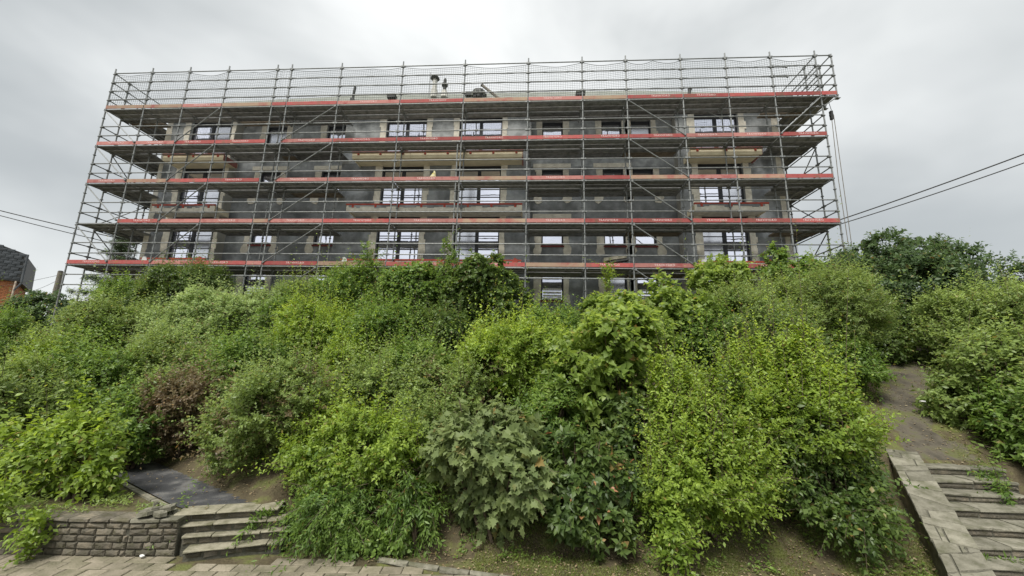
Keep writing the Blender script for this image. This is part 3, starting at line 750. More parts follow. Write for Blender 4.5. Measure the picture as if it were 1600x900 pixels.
# parapet
pp = thing('stair_parapet', 'sloping stone parapet capped with irregular pale flags, left of the staircase', 'parapet', (7.3, 8, .5))
def ptop(x, y): return .36+((x-PA.x)*pd.x+(y-PA.y)*pd.y)*PSL
axis0 = PA-pd*.8; PLn = (PB-PA).length+.8
corner = lambda s, o: (axis0.x+pd.x*s+pn.x*o, axis0.y+pd.y*s+pn.y*o)
b = MB(); poly = [corner(0, hw-.03), corner(PLn, hw-.03), corner(PLn, -hw+.03), corner(0, -hw+.03)]
b.prism(poly, -.4, lambda x, y: ptop(x, y)-.055); local(b, pp.location).build('body', M['stone'], pp)
b = MB(); poly = [corner(.02, hw-.012), corner(PLn-.02, hw-.012), corner(PLn-.02, -hw+.012), corner(.02, -hw+.012)]
b.prism(poly, lambda x, y: ptop(x, y)-.054, lambda x, y: ptop(x, y)-.014); local(b, pp.location).build('mortar_bed', M['mortar'], pp)
s = 0.
while s < PLn-.03:                                   # crazy-paved flags in rows of one to three
    l = min(rng.uniform(.17, .34), PLn-s)
    if PLn-s-l < .12: l = PLn-s
    cuts = [-hw]+(sorted(rng.sample((-.12, -.05, .03, .1), rng.choice((0, 1, 1, 2)))))+[hw]
    sk = rng.uniform(-.13, .13); sk0 = 0 if s == 0 else skprev
    if PLn-s-l < .02: sk = 0
    skprev = sk
    for c0, c1 in zip(cuts, cuts[1:]):
        g_ = .006; f0 = lambda o: s+sk0*o/hw; f1 = lambda o: s+l+sk*o/hw
        jj = lambda: rng.uniform(-.03, .03)
        pts = [(f0(c0)+g_, c0+g_), (f1(c0)-g_, c0+g_+jj()*.5), (f1((c0+c1)/2)-g_+jj(), (c0+c1)/2), (f1(c1)-g_, c1-g_), ((f0(c1)+f1(c1))/2, c1-g_+min(0, jj())), (f0(c1)+g_, c1-g_)]
        P_ = [corner(*q) for q in pts]
        dz = rng.uniform(-.004, .008)
        b = MB().prism(P_[::-1], lambda x, y: ptop(x, y)-.04, lambda x, y: ptop(x, y)+dz, .03)
        local(b, pp.location).build('flagstone', M['slabstone'], pp)
    s += l
# low mossy wall on the right of the stair
lw = thing('low_stone_wall', 'mossy low stone edging wall on the right side of the staircase', 'wall', (10.3, 8.3, 1))
A, B = Vector((9.95, 9.0, 0)), Vector((11.9, 6.2, 0)); d = (B-A).normalized(); n = Vector((d.y, -d.x, 0)); Ll = (B-A).length
wz = lambda s: 1.28-s*.27
s = 0
while s < Ll:
    l = rng.uniform(.35, .55); p = A+d*s
    local(rough_block(p, d, n, l-.012, .30, .3, wz(s)-.34, .012), lw.location).build('stone', M['stone'], lw)
    local(rough_block(p+n*.02, d, n, l-.012, .05, .36, wz(s)-.036, .008), lw.location).build('coping_stone', M['slabstone'], lw); s += l

# loose stones and litter
ls = 0
for px, py, sz, lab in ((236, 797, .2, 'big pale broken slab lying on top of the left stone wall'), (262, 794, .15, 'pale broken slab leaning on the pile at the wall end'),
                        (226, 803, .13, 'thin grey stone at the left foot of the slab pile'), (250, 803, .12, 'small stone under the pale slabs on the wall end'), (244, 789, .06, 'pebble sized pale stone on top of the slab pile')):
    ls += 1; p = gp(px, py, .58+.03*(ls in (2, 5)))
    t = tag(link('loose_stone', None), lab, 'stone', 'loose stones piled on the wall end'); t.location = p; t.rotation_euler = (rng.uniform(-.15, .15), rng.uniform(-.2, .2), rng.uniform(0, 3))
    pts = [(sz*rng.uniform(.7, 1.1)*math.cos(k*math.pi/3), sz*.7*rng.uniform(.7, 1.1)*math.sin(k*math.pi/3)) for k in range(6)]
    MB().prism(pts, -.025, .03, .06).build('slab', M['slabstone'], t); MB().prism([(x*.55, y*.5) for x, y in pts], .03, .045, .2).build('flake', M['slabstone'], t)
def scrap(px, py, z, sz, m, lab, cat='litter', flat=.35):
    p = gp(px, py, z); b = MB(); n_ = 7
    pts = [(sz*rng.uniform(.5, 1.1)*math.cos(k*2*math.pi/n_), sz*.7*rng.uniform(.5, 1.1)*math.sin(k*2*math.pi/n_)) for k in range(n_)]
    b.v = [(x, y, rng.uniform(0, sz*flat)) for x, y in pts]+[(0, 0, sz*flat*1.3)]+[(x*.9, y*.9, z_-.008) for (x, y), z_ in zip(pts, [0]*n_)]
    b.f = [(k, (k+1) % n_, n_) for k in range(n_)]+[(k, n_+1+k, n_+1+(k+1) % n_, (k+1) % n_) for k in range(n_)]
    o = b.build('litter', m); o.location = p+Vector((0, 0, .012)); return tag(o, lab, cat)
scrap(288, 812, .42, .085, M['yellow'], 'crumpled bright yellow wrapper on the left end of the stone steps')
scrap(478, 853, .04, .07, M['litter'], 'white scrap of paper under the drooping shrub beside the steps')
scrap(643, 858, .05, .055, M['litter'], 'small white paper scrap on the soil left of the big leafed maple bush')
scrap(1182, 850, .14, .05, M['blue'], 'blue plastic scrap on the soil below the lime green bush')
scrap(1403, 832, .22, .11, M['litter'], 'grey white torn bag on the soil beside the sloping parapet')
scrap(222, 870, .02, .05, M['litter'], 'white pebble sized scrap at the foot of the wall corner')
scrap(1380, 694, .9, .05, M['green'], 'turquoise plastic scrap in the leaves at the top of the parapet')
scrap(1305, 838, .2, .03, M['litter'], 'tiny white scrap on the soil under the dark glossy bush', flat=.2)
scrap(1442, 628, 2.35, .07, M['litter'], 'white paper scrap lying on the earth path', flat=.2)
scrap(1567, 777, .72, .06, M['litter'], 'white scrap lying on a stair tread among green weeds')
t = thing('white_slab', 'white flat slab lying across the top right corner of the staircase', 'slab', gp(1523, 706, 1.3))
MB().prism([(-.25, -.1), (.25, -.12), (.28, .1), (-.2, .12)], 0, .045, .02).build('slab', M['litter'], t); MB().prism([(-.3, -.14), (-.05, -.16), (-.05, .02), (-.28, .05)], -.05, -.002, .03).build('broken_piece', M['slabstone'], t)

# ------------------------------------------------------------------ far house, pole, cables
h0 = Vector((-45.2, 30, 0)); hs = thing('brick_house', 'orange brick house with grey slate upper storey at the left edge', 'house', (-44.7, 30, 4)); hs.rotation_euler.z = math.radians(50)
W_ = lambda b: local(b, hs.location)
zb = 9.1
W_(MB().box(-56, -44.95, 30.02, 38, 3.5, zb)).build('wall', M['joint'], hs)
brick_me = {}
for r_ in range(24):
    for k in range(12):
        x1 = -44.95-k*.3-(.15 if r_ % 2 else 0); z = zb-.1-r_*.13
        key = r_ % 4
        if key not in brick_me: brick_me[key] = rough_block(Vector((0, 0, 0)), Vector((1, 0, 0)), Vector((0, -1, 0)), .28, .112, .02, 0, .004).mesh('brick', M['brick'])
        link('brick', brick_me[key], hs, Vector((x1-.28, 30.0, z))-hs.location)
b = MB()
for r_ in range(24):
    for k in range(14):
        y0 = 30.08+k*.55; b.box(-44.96, -44.935, y0, y0+.53, zb-.1-r_*.13, zb+.012-r_*.13)
W_(b).build('side_bricks', M['brick'], hs)['kind'] = 'stuff'
rtop = lambda x: 11.45+(-44.7-x)*.36
b = MB(); pts = [(-44.75, 29.7, zb), (-44.75, 38.3, zb), (-44.45, 38.3, zb+.6), (-44.45, 29.7, zb+.6)]
b.hexa([(-56, 29.7, zb), (-44.6, 29.7, zb-.1), (-44.6, 38.3, zb-.1), (-56, 38.3, zb), (-56, 29.75, rtop(-56)), (-44.72, 29.75, rtop(-44.72)), (-44.72, 38.3, rtop(-44.72)), (-56, 38.3, rtop(-56))])
W_(b).build('upper_storey', M['dark'], hs)
k = 0
z = zb
while z < 15:
    x = -44.62-(.22 if k % 2 else 0)
    while x > -53:
        if rtop(x-.25) > z+.2:
            key = 's'
            if key not in brick_me: brick_me[key] = rough_block(Vector((0, 0, 0)), Vector((1, 0, 0)), Vector((0, -1, 0)), .43, .27, .02, 0, .008).mesh('slate', M['slate'])
            link('slate', brick_me[key], hs, Vector((x-.43, 29.7-.012*(k % 2), z))-hs.location)
        x -= .44
    z += .26; k += 1
W_(MB().tube([(-44.8, 29.6, zb-.1), (-44.8, 29.6, 4)], .06, 8)).build('downpipe', M['pvc'], hs)
b = MB().tube([(-44.55, 29.62, rtop(-44.6)), (-44.5, 29.62, zb-.25), (-44.8, 29.6, zb-.9)], .07, 8); W_(b).build('verge_board', M['slate'], hs)
p = at(95, 424, 24.5)
t = thing('utility_pole', 'weathered wooden pole behind the left end of the scaffold', 'pole', (p.x, p.y, 3.8))
MB().tube([(0, 0, 0), (.0, 0, p.z-3.8)], [.17, .14], 10).build('post', M['pole'], t); MB().tube([(0, 0, p.z-3.83), (0, 0, p.z-3.76)], [.15, .1], 10).build('cap', M['dark'], t)
def cable(name, a, b, sag, r, label, grp=None):
    pts = [a.lerp(b, k/14)-Vector((0, 0, sag*4*(k/14)*(1-k/14))) for k in range(15)]
    return tag(MB().tube(pts, r, 6).build(name, M['cable']), label, 'cable', grp or 'overhead cables')
cable('overhead_cable', at(1225, 372, 18.4), at(1760, 180, 13), .12, .024, 'upper of two dark cables rising to the right edge over the trees')
cable('overhead_cable', at(1225, 376, 18.5), at(1760, 196, 13), .16, .02, 'lower of two dark cables rising to the right edge over the trees')
cable('overhead_cable', at(212, 378, 17.6), at(-170, 284, 15), .1, .022, 'upper of two dark cables reaching the scaffold from the left edge')
cable('overhead_cable', at(212, 388, 17.8), at(-170, 290, 15), .1, .018, 'lower of two dark cables reaching the scaffold from the left edge')
cable('overhead_cable', p+Vector((0, 0, -.25)), at(-60, 452, 30), .2, .012, 'thin wire from the wooden pole to the brick house, upper')
cable('overhead_cable', p+Vector((0, 0, -.6)), at(20, 458, 29.4), .3, .012, 'thin wire dropping from the wooden pole toward the brick house eaves')
cable('overhead_cable', at(1440, 398, 24), at(1700, 408, 24), .15, .014, 'thin horizontal wire among the treetops on the far right')
fh = thing('far_house', 'distant house with grey roof glimpsed behind the left scaffold foot', 'house', (-27.5, 35, 3))
X0 = at(150, 465, 34).x
W_ = lambda b: local(b, fh.location)
W_(MB().box(X0-2, X0+6, 34, 40, 3, 6.6)).build('wall', M['sidewall'], fh)
W_(MB().hexa([(X0-2.3, 33.7, 6.6), (X0+6.3, 33.7, 6.6), (X0+6.3, 40.3, 6.6), (X0-2.3, 40.3, 6.6), (X0-2.3, 36.9, 9.0), (X0+6.3, 36.9, 9.0), (X0+6.3, 37.1, 9.0), (X0-2.3, 37.1, 9.0)])).build('roof', M['slate'], fh)
for k in range(3): W_(MB().box(X0-1+k*2.4, X0+k*2.4, 33.96, 34.02, 4.6, 5.9)).build('window', M['frame'], fh)

# ------------------------------------------------------------------ vegetation
def T_(v, f): return np.array(v, float), np.array(f, int)
T_OV4 = T_([(0, 0, 0), (.42, -.27, .07), (.42, .27, .07), (1, 0, -.10), (.45, 0, 0)], [(0, 1, 4), (0, 4, 2), (1, 3, 4), (4, 3, 2)])
T_OV2 = T_([(0, 0, 0), (.45, -.27, .07), (1, 0, -.08), (.45, .27, .07)], [(0, 1, 2), (0, 2, 3)])
T_NAR = T_([(0, 0, 0), (.45, -.16, .05), (1, 0, -.12), (.45, .16, .05)], [(0, 1, 2), (0, 2, 3)])
def lobed():
    o = [(0, 0), (-.10, .30), (.13, .24), (.26, .52), (.46, .24), (.62, .34), (.68, .16), (1.0, 0)]
    pts = o + [(x, -y) for x, y in o[-2:0:-1]]
    v = [(.34, 0, .0)]+[(x, y, .06*abs(y)*2-.12*x*x) for x, y in pts]; n = len(pts)
    return T_(v, [(0, 1+(k+1) % n, 1+k) for k in range(n)])
T_LOB = lobed()
T_LOB5 = T_([(.3, 0, 0), (0, 0, 0), (.05, .42, .05), (.42, .36, .03), (1, 0, -.12), (.42, -.36, .03), (.05, -.42, .05)], [(0, k+1 if k < 5 else 6, k) for k in range(1, 6)]+[(0, 1, 6)])
T_NEED = T_([(0, 0, 0), (.5, -.09, .02), (1, 0, 0), (.5, .09, .02)], [(0, 1, 2), (0, 2, 3)])
nz_ = lambda a: a/np.maximum(np.linalg.norm(a, axis=-1, keepdims=True), 1e-9)
TRIS = [0]
def leaves(name, tm, P, A, Nv, S, young, m, parent, origin):
    T, F = tm; k = len(P); nv = len(T); nf = len(F)
    A = nz_(A); Nv = nz_(Nv - A*(Nv*A).sum(1, keepdims=True)); B = np.cross(Nv, A)
    wv = nrng.uniform(.8, 1.2, k)[:, None, None]; cv = nrng.uniform(.3, 2.2, k)[:, None, None]
    V = (P-np.array(origin))[:, None, :] + S[:, None, None]*(T[None, :, 0, None]*A[:, None]+wv*T[None, :, 1, None]*B[:, None]+cv*T[None, :, 2, None]*Nv[:, None])
    I = (F[None]+(np.arange(k)*nv)[:, None, None]).reshape(-1)
    me = bpy.data.meshes.new(name); me.vertices.add(k*nv); me.vertices.foreach_set('co', V.astype(np.float32).ravel())
    me.loops.add(k*nf*3); me.loops.foreach_set('vertex_index', I.astype(np.int32))
    me.polygons.add(k*nf); me.polygons.foreach_set('loop_start', np.arange(0, k*nf*3, 3, dtype=np.int32))
    a = me.attributes.new('young', 'FLOAT', 'POINT'); a.data.foreach_set('value', np.repeat(np.clip(young, 0, 1), nv).astype(np.float32))
    me.materials.append(m); me.update(calc_edges=True); TRIS[0] += k*nf
    o = link(name, me, parent); o['kind'] = 'stuff'; return o
KIND = {  # template, leaf length, shoot length, leaves per shoot, stand-off of leaves, droop, upright, cover, young
 'lime':   dict(t=T_OV2, l=.085, sl=.50, n=17, up=.75, droop=.15, cov=4.2, yg=.75, mat='lime'),
 'broad':  dict(t=T_OV4, l=.115, sl=.40, n=10, up=.45, droop=.35, cov=3.4, yg=.6, mat='lime'),
 'olive':  dict(t=T_OV2, l=.085, sl=.42, n=15, up=.5, droop=.2, cov=3.6, yg=.5, mat='olive'),
 'mid':    dict(t=T_OV2, l=.095, sl=.42, n=13, up=.45, droop=.25, cov=3.6, yg=.45, mat='mid'),
 'dark':   dict(t=T_OV4, l=.095, sl=.38, n=12, up=.2, droop=.4, cov=3.8, yg=.3, mat='dark'),
 'laurel': dict(t=T_OV4, l=.15, sl=.30, n=10, up=.4, droop=.35, cov=3.6, yg=.25, mat='laurel'),
 'maple':  dict(t=T_LOB, l=.155, sl=.32, n=7, up=.2, droop=.65, cov=3.2, yg=.2, mat='maple'),
 'mapleb': dict(t=T_LOB5, l=.15, sl=.40, n=8, up=.45, droop=.4, cov=3.3, yg=.5, mat='mapleb'),
 'purple': dict(t=T_OV2, l=.08, sl=.40, n=14, up=.35, droop=.2, cov=3.8, yg=.2, mat='purple'),
 'pale':   dict(t=T_OV2, l=.085, sl=.35, n=13, up=.25, droop=.35, cov=3.4, yg=.6, mat='pale'),
 'fine':   dict(t=T_NAR, l=.10, sl=.50, n=20, up=.6, droop=.1, cov=3.0, yg=.4, mat='olive'),
 'ivy':    dict(t=T_LOB5, l=.10, sl=.30, n=9, up=.1, droop=.6, cov=3.6, yg=.35, mat='dark'),
 'fir':    dict(t=T_NEED, l=.11, sl=.55, n=34, up=-.15, droop=.25, cov=2.4, yg=.15, mat='fir'),
 'bg':     dict(t=T_OV2, l=.16, sl=.5, n=12, up=.4, droop=.3, cov=3.0, yg=.25, mat='bgdark'),
}
def inside(p, lobes, f):
    m_ = np.zeros(len(p), bool)
    for c, r in lobes: m_ |= (((p-c)/r)**2).sum(1) < f*f
    return m_
def grow(kind, lobes, origin, parent, sparse=1., gap=.25, front=True, zmin=None, spikes=0, k=None, lscale=1.):
    K = dict(KIND[kind]); K.update(k or {})
    l = K['l']*lscale; area = sum(2.6*math.pi*((r[0]*r[1])**1.6+(r[0]*r[2])**1.6+(r[1]*r[2])**1.6)**.625/3**.625*1.2 for c, r in lobes)*.62
    w_ = .45 if K['t'] is T_OV2 or K['t'] is T_OV4 else .24 if K['t'] is T_NAR else .15 if K['t'] is T_NEED else .6
    ns = int(sparse*K['cov']*area/(l*l*w_*.62)/K['n'])
    ar = np.array([r[0]*r[1]+r[0]*r[2]+r[1]*r[2] for c, r in lobes]); ar /= ar.sum()
    Cc = np.array([c for c, r in lobes]); Rr = np.array([r for c, r in lobes])
    q = nrng.choice(len(lobes), ns*3, p=ar); d = nz_(nrng.normal(size=(ns*3, 3)))
    depth = nrng.uniform(0, 1, ns*3)**2*.34
    p = Cc[q]+Rr[q]*d*(1-depth)[:, None]; nrm = nz_(d/Rr[q])
    keep = ~inside(p, lobes, .66)
    tzz = terr(p[:, 0], p[:, 1]) if zmin is None else zmin
    keep &= p[:, 2] > tzz+.04
    if front: keep &= (d[:, 1] < .35) | (nrng.random(ns*3) < .45)
    ph = nrng.uniform(0, 6.3, 6)
    s = np.sin(p[:, 0]*6.1+ph[0]+1.7*np.sin(p[:, 2]*3.7+ph[1]))+np.sin(p[:, 2]*7.3+ph[2]+1.5*np.sin(p[:, 0]*4.1+ph[3]))+np.sin(p[:, 1]*6.7+p[:, 2]*3.1+ph[4])
    keep &= s > (-1.05-(.3-gap)*3)
    idx = np.nonzero(keep)[0][:ns]; p = p[idx]; nrm = nrm[idx]; dep = depth[idx]; s = s[idx]
    ns = len(p)
    if ns == 0: return
    dr = nz_(nrm*.75+np.array([0, 0, K['up']])+nrng.normal(size=(ns, 3))*.38)
    L_ = K['sl']*nrng.uniform(.45, 1.3, ns)
    L_ = np.where((dep < .03) & (nrng.random(ns) < .16) & (l < .13), L_*2.0, L_)
    if not spikes and K['up'] >= .2 and l < .13: spikes = .18
    if spikes:
        up_ = nrm[:, 2] > .25; sp_ = up_ & (nrng.random(ns) < spikes)
        dr[sp_] = nz_(np.stack([nrng.normal(0, .13, sp_.sum()), nrng.normal(0, .13, sp_.sum()), np.ones(sp_.sum())], 1)); L_[sp_] *= nrng.uniform(1.6, 3.2, sp_.sum())
    n = K['n']; t = (np.arange(n)+.5)/n
    t = np.clip(t[None]+nrng.uniform(-.4/n, .4/n, (ns, n)), 0, 1)
    ang = np.arange(n)[None]*2.4+nrng.uniform(0, 6.28, (ns, 1))+nrng.uniform(-.5, .5, (ns, n))
    e1 = nz_(np.cross(dr, np.array([.3, .2, 1.]))); e2 = np.cross(dr, e1)
    side = np.cos(ang)[..., None]*e1[:, None]+np.sin(ang)[..., None]*e2[:, None]
    P = p[:, None]+dr[:, None]*(t*L_[:, None]*.9-.1)[..., None]
    P[..., 2] -= (t**2)*L_[:, None]*K['droop']*.5
    A = dr[:, None]*(.35+.5*t)[..., None]+side*.85
    A[..., 2] -= K['droop']*nrng.uniform(.3, 1.3, (ns, n))
    Nv = np.array([0, -.12, .75])+nrm[:, None]*.65+nrng.normal(size=(ns, n, 3))*.45
    S = l*nrng.uniform(.45, 1.3, (ns, n))*(1.08-.45*t**3)
    yg = K['yg']*np.clip(t*1.3-.35, 0, 1)*np.clip(nrm[:, 2:3]*.7+.55, .12, 1)*nrng.uniform(.2, 1.3, (ns, n))*np.clip(1.1-dep[:, None]*3, .2, 1)
    yg *= np.clip(.8+.35*s[:, None], .2, 1.5)
    o = leaves('foliage', K['t'], P.reshape(-1, 3), A.reshape(-1, 3), Nv.reshape(-1, 3), S.ravel(), yg.ravel(), LM[K['mat']], parent, origin)
    b = MB(); org = Vector(origin)                       # the twigs
    pick = np.nonzero(nrng.random(ns) < (.5 if spikes > .2 else .16))[0][:500]
    for j in pick:
        a0 = Vector(p[j])-org; d_ = Vector(dr[j])
        b.tube([a0-d_*.15, a0+d_*L_[j]*.45-Vector((0, 0, .25*L_[j]*K['droop']*.3)), a0+d_*L_[j]*.86-Vector((0, 0, L_[j]*K['droop']*.42))], [.006, .004, .002], 3, False)
    if b.v: tw = b.build('twigs', M['bark'], parent); tw['kind'] = 'stuff'
def make_lobes(c, rx, ry, h, n, z0, sd):
    R_ = random.Random(sd); ox = R_.uniform(-.12, .12)*rx
    lobes = [(np.array([c[0]+ox, c[1]+.1*ry, z0+h*.42]), np.array([rx*.62, ry*.62, h*.42]))]
    n += 3
    for k in range(n):
        a = 2*math.pi*(k+R_.uniform(-.45, .45))/n; hh = R_.uniform(.16, .84); s = math.sqrt(max(.1, 1-(hh-.35)**2*2.2))*R_.uniform(.45, .78)
        r = R_.uniform(.20, .44)
        lobes.append((np.array([c[0]+rx*s*math.cos(a), c[1]+ry*s*math.sin(a), z0+h*hh*.9]), np.array([rx*r*R_.uniform(.8, 1.3), ry*r*1.05, min(h*.34, rx*r*R_.uniform(.8, 1.4))])))
    for k in range(3):
        q = R_.uniform(.16, .32)
        lobes.append((np.array([c[0]+rx*R_.uniform(-.5, .5), c[1]+ry*R_.uniform(-.3, .1), z0+h*(R_.uniform(.72, .95)-q*.35)]), np.array([rx*q, ry*q, h*q*.6])))
    return lobes
SEED = [100]
def shrub(name, label, cat, px, py, pw, Y, kind, pyb=None, dep=.85, n=6, h=None, trunk=False, extra=(), spires=0, **kw):
    SEED[0] += 1
    top = at(px, py, Y); X = top.x; z0 = tz(X, Y); rx = pw/2*Y/600*1.0; ry = max(.35, rx*dep)
    ztop = top.z
    lo = z0
    if pyb is not None: lo = max(z0, at(px, pyb, Y-ry*.7).z)
    hh = max(.3, ztop-lo)
    org = (X, Y, z0)
    o = thing(name, label, cat, org, {'bush': 'bushes covering the slope', 'shrub': 'bushes covering the slope', 'hedge': 'hedge bushes by the path', 'tree': 'trees around the building', 'sapling': 'saplings on the slope', 'climber': 'climber mounds on the slope'}.get(cat))
    lobes = make_lobes((X, Y), rx, ry, hh, n, lo, SEED[0])
    grow(kind, lobes, org, o, **kw)
    for k2, frac, kk in extra:
        R_ = random.Random(SEED[0]); sub = [lobes[i] for i in R_.sample(range(1, len(lobes)), max(1, int(frac*len(lobes))))]
        grow(k2, [(c, r*1.06) for c, r in sub], org, o, **kk)
    if spires:                                   # upright leafy shoots standing out of the crown
        R_ = random.Random(SEED[0]+5); sp_l = []
        for q in range(spires):
            x_, y_ = X+R_.uniform(-.95, .95)*rx, Y+R_.uniform(-.8, .5)*ry; zt = None
            for c, r in lobes:
                d2 = 1-((x_-c[0])/r[0])**2-((y_-c[1])/r[1])**2
                if d2 > 0: zt = max(zt or -9, c[2]+r[2]*math.sqrt(d2))
            if zt is None or zt < lo+.45*hh: continue
            hs_ = R_.uniform(.22, .5); sp_l.append((np.array([x_, y_, zt+hs_*.55]), np.array([.035, .035, hs_])))
        grow(kind, sp_l, org, o, front=False, gap=-.5, sparse=6, k=dict(sl=.11, n=5, up=.9, l=.075, yg=1.1, droop=.05))
    b = MB(); R_ = random.Random(SEED[0])
    if trunk:
        b.tube([(0, 0, -.1), (R_.uniform(-.06, .06), 0, hh*.3+lo-z0), (R_.uniform(-.12, .12), .05, hh*.75+lo-z0)], [.03*rx+.05, .024*rx+.035, .02], 8)
        s0 = Vector((0, 0, (lo-z0)+hh*.22))
    for c, r in lobes[1:]:
        q = Vector(c)-Vector(org); s = s0 if trunk else Vector((R_.uniform(-.15, .15), R_.uniform(-.15, .15), -.05))
        b.tube([s, s.lerp(q, .5)+Vector((R_.uniform(-.1, .1), R_.uniform(-.1, .1), .12)), q+Vector((0, 0, r[2]*.4))], [.028, .018, .008], 5, False)
    b.build('trunk' if trunk else 'stems', M['bark'], o)
    return o
S = shrub
# ---- left foreground
S('bush', 'lime green broad leafed bush at the left edge above the stone wall', 'bush', 58, 662, 180, 6.85, 'broad', dep=.5, zmin=.56)
S('bush', 'rounded yellow green bush with glossy leaves beside the tarmac path', 'bush', 148, 626, 130, 6.85, 'broad', dep=.45, n=7, zmin=.56)
S('bush', 'tall olive bush rising behind the lime bush at the left edge', 'bush', 40, 560, 210, 8.6, 'olive')
S('bush', 'loose mid green bush behind the rounded yellow green bush', 'bush', 165, 548, 190, 9.6, 'mid', k=dict(yg=.65))
S('shrub', 'purple brown shrub behind the tarmac path', 'shrub', 305, 588, 130, 9.1, 'purple', pyb=715, extra=(('olive', .3, dict(sparse=.5)),))
# ---- front row
S('shrub', 'large olive green shrub with a rounded left flank beside the tarmac path', 'shrub', 456, 562, 185, 8.0, 'olive', pyb=770, n=9, lscale=.9, extra=(('purple', .15, dict(sparse=.25)),))
S('shrub', 'drooping feathery dark shrub at the right end of the stone steps', 'shrub', 535, 748, 120, 6.9, 'fir', dep=.7, n=7, k=dict(mat='mid', t=T_NAR, l=.085, n=24, sl=.6, droop=.7, up=.0, cov=3.2, yg=.1))
S('bush', 'yellow green bush above the drooping feathery shrub', 'bush', 598, 648, 175, 7.2, 'lime', dep=.7, pyb=820, n=7, k=dict(l=.08, up=.4, droop=.3), extra=(('mid', .4, dict(sparse=.6)),))
S('ivy_clump', 'low ivy clump spreading onto the paving edge', 'ivy', 575, 812, 150, 6.85, 'ivy', n=6, dep=.5, lscale=.75, k=dict(mat='mid', yg=.5))
S('shrub', 'narrow drooping grey green shrub squeezed left of the big leafed maple bush', 'shrub', 650, 742, 80, 6.85, 'fine', n=5, k=dict(droop=.7, up=0, mat='mid'))
S('maple_bush', 'big leafed grey green maple bush in the middle of the front row', 'bush', 765, 604, 198, 7.0, 'maple', dep=.7, n=9, gap=.24)
S('laurel_shrub', 'dark laurel shrub with a few rusty leaves right of the maple bush', 'shrub', 905, 652, 150, 6.95, 'laurel', dep=.75, n=8)
S('privet_shrub', 'tall lime green privet with upright shoots in the front row', 'shrub', 1090, 566, 180, 7.2, 'lime', dep=.75, n=11, spires=26, spikes=.6, k=dict(yg=1.0, l=.075, n=19), extra=(('dark', .25, dict(sparse=.5)),))
S('privet_shrub', 'bright yellow green privet behind the dark glossy front bush', 'shrub', 1210, 562, 195, 7.65, 'lime', pyb=700, dep=.7, n=11, spires=34, spikes=.6, k=dict(yg=1.0, l=.075, n=19))
S('beech_bush', 'dense dark glossy bush beside the sloping parapet', 'bush', 1280, 645, 158, 7.35, 'dark', dep=.7, n=10, k=dict(yg=.35))
S('sapling', 'thin bright green sprout at the foot of the tall privet', 'sapling', 1050, 800, 55, 6.3, 'broad', n=3, k=dict(l=.09))
# ---- middle slope
S('maple_shrub', 'broad bright leafed maple shrub behind the laurel', 'shrub', 962, 462, 230, 9.0, 'mapleb', n=9)
S('maple_shrub', 'light green maple crown poking above the slope right of the lowest window', 'shrub', 1052, 425, 130, 10.8, 'mapleb', n=6, k=dict(yg=.6))
S('bush', 'bright yellow green bush in the middle of the slope', 'bush', 800, 512, 190, 10.0, 'lime', n=8, k=dict(l=.09, yg=1.0, up=.4))
S('bush', 'olive bush with brownish tips left of the bright yellow bush', 'bush', 692, 568, 150, 9.0, 'olive', n=6, extra=(('purple', .3, dict(sparse=.3)),))
S('bush', 'yellow olive bush above the yellow green front bush', 'bush', 560, 572, 150, 8.9, 'olive', n=7, k=dict(yg=.8))
S('bush', 'dark green shaded bush between maple bush and bright yellow bush', 'bush', 868, 575, 120, 8.4, 'mid', n=5)
S('bush', 'loose green bush in the middle left of the slope', 'bush', 420, 528, 180, 10.4, 'mid', n=7)
S('bush', 'grey green bush above the purple shrub', 'bush', 300, 528, 190, 11.0, 'olive', n=7, k=dict(yg=.35))
S('bush', 'lime tinted bush below the pale climber mound', 'bush', 500, 488, 150, 11.4, 'lime', n=6, k=dict(up=.35, l=.08))
S('bush', 'green bush in front of the ivy covered tree', 'bush', 600, 488, 170, 11.4, 'mid', n=7)
S('bush', 'dark hollow bush at the foot of the ivy covered tree', 'bush', 690, 492, 140, 11.6, 'dark', n=6)
S('bush', 'mid green bush low under the lowest visible window', 'bush', 862, 484, 120, 12.6, 'mid', n=5)
S('bush', 'pale olive bush on the left slope below the scaffold corner', 'bush', 205, 470, 180, 12.3, 'olive', n=7, k=dict(yg=.6))
S('bush', 'grey green bush beneath the leftmost scaffold post', 'bush', 112, 505, 130, 12.2, 'olive', n=6, k=dict(yg=.3))
S('juniper_bush', 'fine leafed dark green bush at the left edge under the brick house', 'bush', 22, 492, 120, 12.4, 'fine', n=6, k=dict(mat='mid'))
S('climber_mound', 'pale yellow green mound of climbing plants on the left slope', 'climber', 372, 450, 190, 12.4, 'pale', n=9, dep=.7)
S('climber_mound', 'smaller pale climber mound trailing down to the left', 'climber', 275, 478, 120, 12.0, 'pale', n=6, k=dict(yg=.4))
S('bush', 'dark shrub along the foot of the building behind the pale mound', 'bush', 300, 418, 150, 14.6, 'dark', n=6, lscale=.9)
S('bush', 'dark bush beside the left end of the building foot', 'bush', 205, 432, 110, 14.8, 'mid', n=6)
S('bush', 'loose dark shrub before the scaffold left of the ivy covered tree', 'bush', 555, 420, 130, 14.3, 'mid', n=6, gap=.28)
S('bush', 'low shrub with white flower specks at the scaffold foot', 'bush', 480, 445, 110, 14.4, 'olive', n=5)
S('ivy_tree', 'dark ivy covered tree mass before the middle of the scaffold', 'tree', 752, 398, 150, 13.6, 'ivy', n=8, trunk=True, lscale=1.1)
S('ivy_tree', 'left half of the ivy thicket with brighter leaves', 'tree', 652, 402, 140, 13.8, 'ivy', n=7, trunk=True, k=dict(mat='mid'))
S('sapling', 'thin upright sapling standing out of the ivy thicket', 'sapling', 700, 372, 60, 13.4, 'mid', n=5, sparse=.5, gap=.3, trunk=True)
